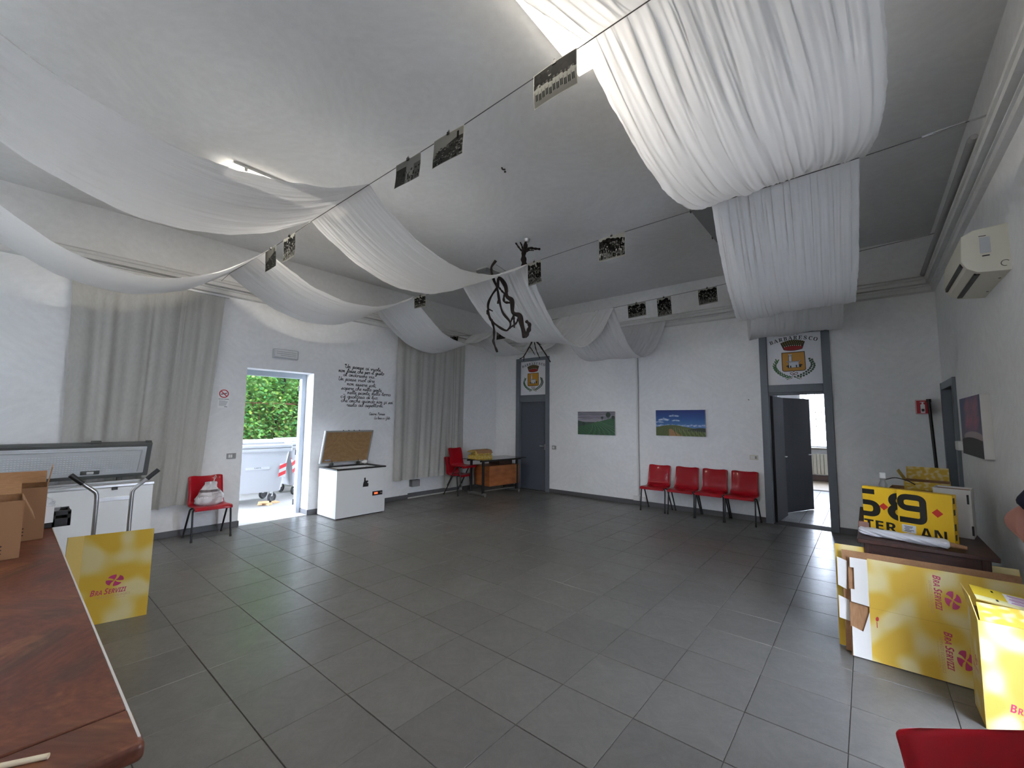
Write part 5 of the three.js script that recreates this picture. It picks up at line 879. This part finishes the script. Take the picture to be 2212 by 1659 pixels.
{
  const o = thing('spray_bottle', 'white capped bottle with black cable behind the yellow carton', 'bottle', [7.3, 0.742, 3.1]);
  part('bottle', new THREE.LatheGeometry([[0, 0], [0.028, 0], [0.028, 0.34], [0.018, 0.37], [0.018, 0.39], [0, 0.39]].map((p) => new THREE.Vector2(...p)), 20), greyPlastic, o); part('cap', rbox(0.044, 0.05, 0.044, 0.008, 0, 0.415, 0), whitePlastic, o);
  part('cable', tube([[0.02, 0.385, 0], [0.08, 0.405, 0.02], [0.15, 0.39, 0.03], [0.2, 0.36, 0.02]], 0.004, 20, 6), blackPlastic, o);
}
{ // rolled plastic sheet lying along the table edge
  const o = thing('plastic_roll', 'crumpled white plastic roll lying in front of the yellow carton', 'roll', [0, 0, 0]), a = V(7.13, 0.775, 3.62), b = V(7.62, 0.775, 3.72);
  part('roll', surf((u, v) => { const an = u * TAU, r = 0.032 * (1 + 0.25 * noise2(Math.cos(an) + v * 5, Math.sin(an) + 3)) * (v < 0.02 || v > 0.98 ? 0.55 : 1), p = a.clone().lerp(b, v); return V(p.x - Math.sin(an) * 0.2 * r, p.y - 0.004 + Math.cos(an) * r * 0.9, p.z + Math.sin(an) * r * 1.5); }, 28, 40), new THREE.MeshPhysicalMaterial({ color: lin(0.66, 0.66, 0.68), roughness: 0.45, transmission: 0.15, thickness: 0, side: THREE.DoubleSide }), o);
  part('twist', rod([7.6, 0.772, 3.715], [7.7, 0.765, 3.73], 0.02, 8, 0.012), kraft, o);
}
one('table_scrap', rbox(0.07, 0.05, 0.05, 0.006, 7.16, 0.77, 3.36), std({ color: lin(0.4, 0.22, 0.18), roughness: 0.7 }), 'small reddish brown block on the side table edge', 'block');
// flattened yellow cartons leaning on the table
{
  const lean = 0.4, L = 0.98, sheet = (name, label, at, turnZ, w, hgt, map, notch) => {
    const o = thing(name, label, 'carton', at, 0, 'flattened yellow cartons'); o.rotation.set(-lean, turnZ, 0, 'YXZ');
    return o;
  };
  const pr = yellowPrint(1024, 720, 21, (c, w, h) => {
    c.fillStyle = 'rgba(120,95,20,0.35)'; c.fillRect(0, h / 2 - 1, w, 2);
    for (const [x, y] of [[470, 190], [500, 560]]) { c.save(); c.translate(x, y); c.rotate(Math.PI / 2); braLogo(c, 0, -60, 1.15); c.restore(); }
    c.fillStyle = '#b52a20'; c.beginPath(); c.ellipse(48, 430, 10, 16, 0.3, 0, 7); c.fill(); c.fillRect(42, 450, 5, 40);
  });
  const o = thing('flat_carton', 'front flattened yellow carton with white end flaps leaning on the side table', 'carton', [7.07, 0.004, 4.1], 0.0, 'flattened yellow cartons'); o.rotation.set(-lean, 0, 0, 'YXZ');
  const front = std({ map: pr, roughness: 0.55 });
  part('printed_panel', box(0.82, 0.66, 0.008, 0.1 + 0.41, 0.33, 0), [yellowCard, yellowCard, yellowCard, yellowCard, front, kraft], o);
  part('end_flap', extrude([[0, 0.0], [0.1, 0], [0.1, 0.32], [0.1, 0.3], [0.06, 0.165], [0.0, 0.185]], 0.006), whiteCard, o, 'white end flap');
  part('end_flap', extrude([[0, 0.345], [0.1, 0.335], [0.1, 0.65], [0, 0.65], [0, 0.58], [0.022, 0.58], [0.022, 0.43], [0, 0.43]], 0.006), whiteCard, o, 'white notched end flap');
  part('inner_panel', box(0.12, 0.66, 0.004, 0.05, 0.33, -0.012), kraft, o, 'brown inner face');
  const p = thing('flat_carton', 'second flattened carton with brown inner face showing behind the front one', 'carton', [7.03, 0.004, 4.035], 0, 'flattened yellow cartons'); p.rotation.set(-lean + 0.04, 0.03, 0, 'YXZ');
  part('panel', box(0.9, 0.68, 0.008, 0.45, 0.34, 0), [yellowCard, kraft, yellowCard, yellowCard, kraft, yellowCard], p); part('end_flap', extrude([[-0.03, 0.2], [0.03, 0.19], [0.03, 0.33], [-0.03, 0.35]], 0.005).translate(0, 0, 0.006), whiteCard, p); part('end_flap', extrude([[-0.03, 0.42], [0.02, 0.4], [0.03, 0.6], [-0.03, 0.62]], 0.005).translate(0, 0, 0.006), whiteCard, p);
  const q = thing('flat_carton', 'rearmost flattened yellow carton leaning against the side table', 'carton', [6.99, 0.004, 3.97], 0, 'flattened yellow cartons'); q.rotation.set(-lean + 0.07, 0.05, 0, 'YXZ');
  part('panel', box(0.95, 0.7, 0.01, 0.475, 0.35, 0), [yellowCard, yellowCard, yellowCard, yellowCard, std({ map: yl, roughness: 0.6 }), kraft], q);
}
{ // standing open yellow carton
  const w = 0.37, d = 0.26, h = 0.55, o = thing('open_yellow_carton', 'tall open yellow carton with flaps and hand slot on the floor', 'carton', [7.625 + w / 2, 0, 4.4], 0.02), t = 0.005;
  const face = yellowPrint(512, 760, 40, (c) => braLogo(c, 300, 470, 1.35, '#b83a8e', '#c0a59a'), 1), sidep = yellowPrint(256, 512, 45, (c) => braLogo(c, 128, 240, 0.6), 1);
  const pf = std({ map: face, roughness: 0.5 }), ps = std({ map: sidep, roughness: 0.5 }), plain = std({ map: yl, roughness: 0.55 });
  part('front_wall', extrude(rect(-w / 2, w / 2, 0, h), t, 0, [[[0.06, 0.44], [0.16, 0.44], [0.168, 0.452], [0.16, 0.464], [0.06, 0.464], [0.052, 0.452]]]).translate(0, 0, d / 2 - t), yellowCard, o);
  const fr = new THREE.ShapeGeometry((() => { const s = new THREE.Shape(rect(-w / 2, w / 2, 0, h).map((p) => new THREE.Vector2(...p))); s.holes.push(new THREE.Path([[0.06, 0.44], [0.16, 0.44], [0.168, 0.452], [0.16, 0.464], [0.06, 0.464], [0.052, 0.452]].map((p) => new THREE.Vector2(...p)))); return s; })());
  { const p = fr.attributes.position, u = fr.attributes.uv; for (let i = 0; i < p.count; i++) u.setXY(i, p.getX(i) / w + 0.5, p.getY(i) / h); }
  part('front_print', fr.translate(0, 0, d / 2 + 0.0006), pf, o);
  part('side_wall', box(t, h, d, -w / 2, h / 2, 0), [kraft, ps, yellowCard, yellowCard, yellowCard, yellowCard], o); part('side_wall', box(t, h, d, w / 2, h / 2, 0), [plain, kraft, yellowCard, yellowCard, yellowCard, yellowCard], o);
  part('back_wall', box(w, h, t, 0, h / 2, -d / 2), [yellowCard, yellowCard, yellowCard, yellowCard, kraft, plain], o); part('bottom', box(w, t, d, 0, t / 2, 0), kraft, o);
  const lidT = canvas(256, 160, (c) => { c.fillStyle = '#dcc030'; c.fillRect(0, 0, 256, 160); c.fillStyle = '#e4dca0'; c.fillRect(0, 110, 256, 50); c.fillStyle = '#e3dfe2'; c.fillRect(110, 14, 120, 110); c.fillStyle = '#b0559a'; for (let i = 0; i < 7; i++) c.fillRect(122 + (i % 3) * 6, 26 + i * 13, 92 - (i % 4) * 14, i % 3 ? 4 : 8); c.fillStyle = '#1a150c'; c.fillRect(70, 16, 8, 22); c.fillRect(70, 112, 8, 22); });
  const f1 = part('flap', box(0.3, 0.005, 0.2, 0.12, 0, -0.02), [yellowCard, yellowCard, std({ map: lidT, roughness: 0.5 }), kraft, yellowCard, yellowCard], o, 'printed lid flap'); f1.position.set(-0.14, h + 0.085, -0.06); f1.rotation.set(0.1, 0, -0.12);
  const f2 = part('flap', box(w * 0.96, 0.1, 0.004, 0, 0.05, 0), plain, o); f2.position.set(0, h, d / 2 - 0.004); f2.rotation.x = -0.75;
  const f3 = part('flap', box(0.004, 0.12, d * 0.95, 0, 0.06, 0), [kraft, plain, yellowCard, yellowCard, yellowCard, yellowCard], o); f3.position.set(-w / 2, h, 0); f3.rotation.z = 0.22;
  const f4 = part('flap', box(0.004, 0.2, d * 0.95, 0, 0.1, 0), [plain, whiteCard, yellowCard, yellowCard, yellowCard, yellowCard], o); f4.position.set(w / 2 - 0.02, h, 0); f4.rotation.z = 0.1;
}

// ---------------------------------------------------------------- person standing beside the glazed door
{
  const at = V(7.85, 0, 5.42);   // facing -x; right side towards -z
  const P = (x, y, z) => V(at.x + x, y, at.z + z);
  const cap = (p, a, b, ra, rb) => { const ab = b.clone().sub(a), h = clamp(p.clone().sub(a).dot(ab) / ab.lengthSq(), 0, 1); return p.distanceTo(a.clone().addScaledVector(ab, h)) - lerp(ra, rb, h); };
  const smin = (a, b, k) => { const h = Math.max(k - Math.abs(a - b), 0) / k; return Math.min(a, b) - h * h * k * 0.25; };
  function mesh(bones, lo, hi, n, k, cut) {
    const size = Math.max(hi.x - lo.x, hi.y - lo.y, hi.z - lo.z), mc = new MarchingCubes(n, new THREE.MeshStandardMaterial(), false, false, 200000), c = lo.clone().add(hi).multiplyScalar(0.5), p = V(0, 0, 0), S = size / 2 * 1.06;
    mc.isolation = 0; const f = mc.field;
    for (let z = 0; z < n; z++) for (let y = 0; y < n; y++) for (let x = 0; x < n; x++) {
      p.set((x / n * 2 - 1) * S + c.x, (y / n * 2 - 1) * S + c.y, (z / n * 2 - 1) * S + c.z);
      let d = 9; if (p.x > lo.x - 0.1 && p.x < hi.x + 0.1 && p.y > lo.y - 0.1 && p.y < hi.y + 0.1 && p.z > lo.z - 0.1 && p.z < hi.z + 0.1) for (const [a, b, ra, rb] of bones) d = smin(d, cap(p, a, b, ra, rb), k);
      if (cut) d = Math.max(d, cut(p));
      f[z * n * n + y * n + x] = -d;
    }
    mc.update();
    const m = mc.count, g = new THREE.BufferGeometry(), pos = mc.positionArray.slice(0, m * 3), nor = mc.normalArray.slice(0, m * 3);
    for (let i = 0; i < m; i++) { pos[i * 3] = pos[i * 3] * S + c.x; pos[i * 3 + 1] = pos[i * 3 + 1] * S + c.y; pos[i * 3 + 2] = pos[i * 3 + 2] * S + c.z; }
    g.setAttribute('position', new THREE.BufferAttribute(pos, 3)); g.setAttribute('normal', new THREE.BufferAttribute(nor, 3));
    g.deleteAttribute('normal'); const w = mergeVertices(g, 1e-4); w.computeVertexNormals();
    return w;
  }
  const sR = P(0.02, 1.43, -0.2), eR = P(-0.12, 1.17, -0.36), wR = P(-0.05, 0.96, -0.14), sL = P(0.02, 1.43, 0.2), eL = P(0.06, 1.13, 0.27), wL = P(-0.1, 0.96, 0.22);
  const hipR = P(0.0, 0.92, -0.1), hipL = P(0.0, 0.92, 0.1), kR = P(-0.02, 0.5, -0.12), kL = P(-0.02, 0.5, 0.12), aR = P(0.03, 0.09, -0.13), aL = P(0.03, 0.09, 0.13);
  const arms = [[sR, eR, 0.056, 0.045], [eR, wR, 0.046, 0.029], [sL, eL, 0.056, 0.045], [eL, wL, 0.046, 0.029]];
  const torso = [[P(0, 1.36, -0.11), P(0, 1.36, 0.11), 0.1, 0.1], [P(0, 1.3, 0), P(0, 1.05, 0), 0.13, 0.125], [P(0, 1.02, -0.07), P(0, 1.02, 0.07), 0.115, 0.115]];
  const skin = std({ color: lin(0.42, 0.19, 0.14), roughness: 0.55 }), navy = std({ color: lin(0.012, 0.016, 0.04), roughness: 0.9 }), denim = std({ color: lin(0.03, 0.04, 0.07), roughness: 0.9 });
  const o = thing('person', 'person in a navy short sleeved shirt standing at the frame edge by the cartons', 'person', [0, 0, 0]);
  const body = mesh([...arms, ...torso, [P(0, 1.44, 0), P(-0.02, 1.56, 0), 0.055, 0.052], [hipR, kR, 0.08, 0.055], [kR, aR, 0.052, 0.036], [hipL, kL, 0.08, 0.055], [kL, aL, 0.052, 0.036], [aR, P(-0.15, 0.035, -0.15), 0.035, 0.025], [aL, P(-0.15, 0.035, 0.15), 0.035, 0.025]], V(at.x - 0.4, 0.0, at.z - 0.6), V(at.x + 0.3, 1.62, at.z + 0.45), 118, 0.05);
  const hc = P(-0.03, 1.67, 0);
  const head = mesh([[hc.clone().add(V(0.015, 0.02, 0)), hc.clone().add(V(-0.01, 0.03, 0)), 0.088, 0.08], [hc.clone().add(V(-0.02, -0.04, 0)), hc.clone().add(V(-0.055, -0.085, 0)), 0.062, 0.035], [hc.clone().add(V(-0.085, 0.005, 0)), hc.clone().add(V(-0.108, -0.025, 0)), 0.009, 0.015], [hc.clone().add(V(-0.085, -0.055, -0.02)), hc.clone().add(V(-0.085, -0.055, 0.02)), 0.011, 0.011], [hc.clone().add(V(0.0, -0.02, -0.085)), hc.clone().add(V(0.005, 0.025, -0.09)), 0.012, 0.016], [hc.clone().add(V(0.0, -0.02, 0.085)), hc.clone().add(V(0.005, 0.025, 0.09)), 0.012, 0.016], [hc.clone().add(V(0, -0.08, 0)), P(-0.015, 1.52, 0), 0.052, 0.054]], V(hc.x - 0.13, 1.5, hc.z - 0.13), V(hc.x + 0.13, 1.8, hc.z + 0.13), 64, 0.02);
  const hand = (w, dir, side) => { const f = dir.clone().normalize(), up = V(0, 1, 0), s = f.clone().cross(up).normalize().multiplyScalar(side), nrm = s.clone().cross(f).multiplyScalar(-side), q = (a, b, c) => w.clone().addScaledVector(f, a).addScaledVector(s, b).addScaledVector(nrm, c), bones = [[q(0, 0, 0), q(0.05, 0, 0), 0.028, 0.026], [q(0.055, -0.024, 0), q(0.055, 0.024, 0), 0.016, 0.016]];
    [[-0.03, 0.062], [-0.01, 0.075], [0.01, 0.07], [0.03, 0.054]].forEach(([b, l]) => { bones.push([q(0.06, b, 0), q(0.065 + l * 0.5, b * 1.15, -0.008), 0.0105, 0.0095], [q(0.065 + l * 0.5, b * 1.15, -0.008), q(0.068 + l * 0.85, b * 1.15, -0.034), 0.0095, 0.008]); });
    bones.push([q(0.02, -0.026, 0), q(0.055, -0.055, -0.012), 0.013, 0.01], [q(0.055, -0.055, -0.012), q(0.082, -0.056, -0.026), 0.01, 0.0085]);
    return mesh(bones, w.clone().addScalar(-0.15), w.clone().addScalar(0.15), 80, 0.012); };
  part('body', merge(body, head, hand(wR, V(-0.7, -0.25, 0.5), 1), hand(wL, V(-0.8, -0.35, -0.3), -1)), skin, o);
  const grow = (b, g) => b.map(([a, c, ra, rb]) => [a, c, ra + g, rb + g]), cutR = sR.clone().lerp(eR, 0.74), cutL = sL.clone().lerp(eL, 0.62), dR = eR.clone().sub(sR).normalize(), dL = eL.clone().sub(sL).normalize();
  part('shirt', mesh([...grow([[sR, eR, 0.058, 0.056], [sL, eL, 0.058, 0.056]], 0.016), ...grow(torso, 0.014), [P(0, 0.95, -0.06), P(0, 0.95, 0.06), 0.13, 0.13]], V(at.x - 0.25, 0.82, at.z - 0.6), V(at.x + 0.25, 1.55, at.z + 0.45), 90, 0.06, (p) => Math.max(p.z < at.z - 0.17 ? p.clone().sub(cutR).dot(dR) : -1, p.z > at.z + 0.2 ? p.clone().sub(cutL).dot(dL) : -1, 0.085 - p.distanceTo(P(-0.03, 1.56, 0)), 0.86 - p.y)), navy, o, 'navy short sleeved shirt');
  part('trousers', mesh([[hipR, kR, 0.098, 0.075], [kR, aR, 0.075, 0.06], [hipL, kL, 0.098, 0.075], [kL, aL, 0.075, 0.06], [P(0, 0.96, -0.07), P(0, 0.96, 0.07), 0.122, 0.122]], V(at.x - 0.25, 0.06, at.z - 0.3), V(at.x + 0.25, 1.05, at.z + 0.3), 80, 0.04, (p) => Math.max(p.y - 1.0, 0.07 - p.y)), denim, o);
  for (const s of [-1, 1]) part('shoe', mesh([[P(0.045, 0.05, s * 0.13), P(-0.13, 0.04, s * 0.15), 0.048, 0.042], [P(0.03, 0.1, s * 0.13), P(0.03, 0.06, s * 0.13), 0.048, 0.048]], V(at.x - 0.22, -0.02, at.z + s * 0.14 - 0.1), V(at.x + 0.14, 0.16, at.z + s * 0.14 + 0.1), 48, 0.03, (p) => 0.002 - p.y), blackPlastic, o);
  part('hair', mesh([[hc.clone().add(V(0.03, 0.035, 0)), hc.clone().add(V(-0.02, 0.065, 0)), 0.088, 0.068], [hc.clone().add(V(0.05, 0, 0)), hc.clone().add(V(0.045, -0.03, 0)), 0.075, 0.06]], V(hc.x - 0.14, 1.55, hc.z - 0.13), V(hc.x + 0.16, 1.82, hc.z + 0.13), 48, 0.03), std({ color: lin(0.05, 0.035, 0.025), roughness: 0.8 }), o, 'short dark hair');
  for (const s of [-1, 1]) part('eye', new THREE.SphereGeometry(0.011, 12, 10).translate(hc.x - 0.083, hc.y + 0.012, hc.z + s * 0.032), whitePlastic, o);
}

scene.traverse((m) => { if (m.isMesh) { m.castShadow = true; m.receiveShadow = true; } });
renderer.render(scene, camera);
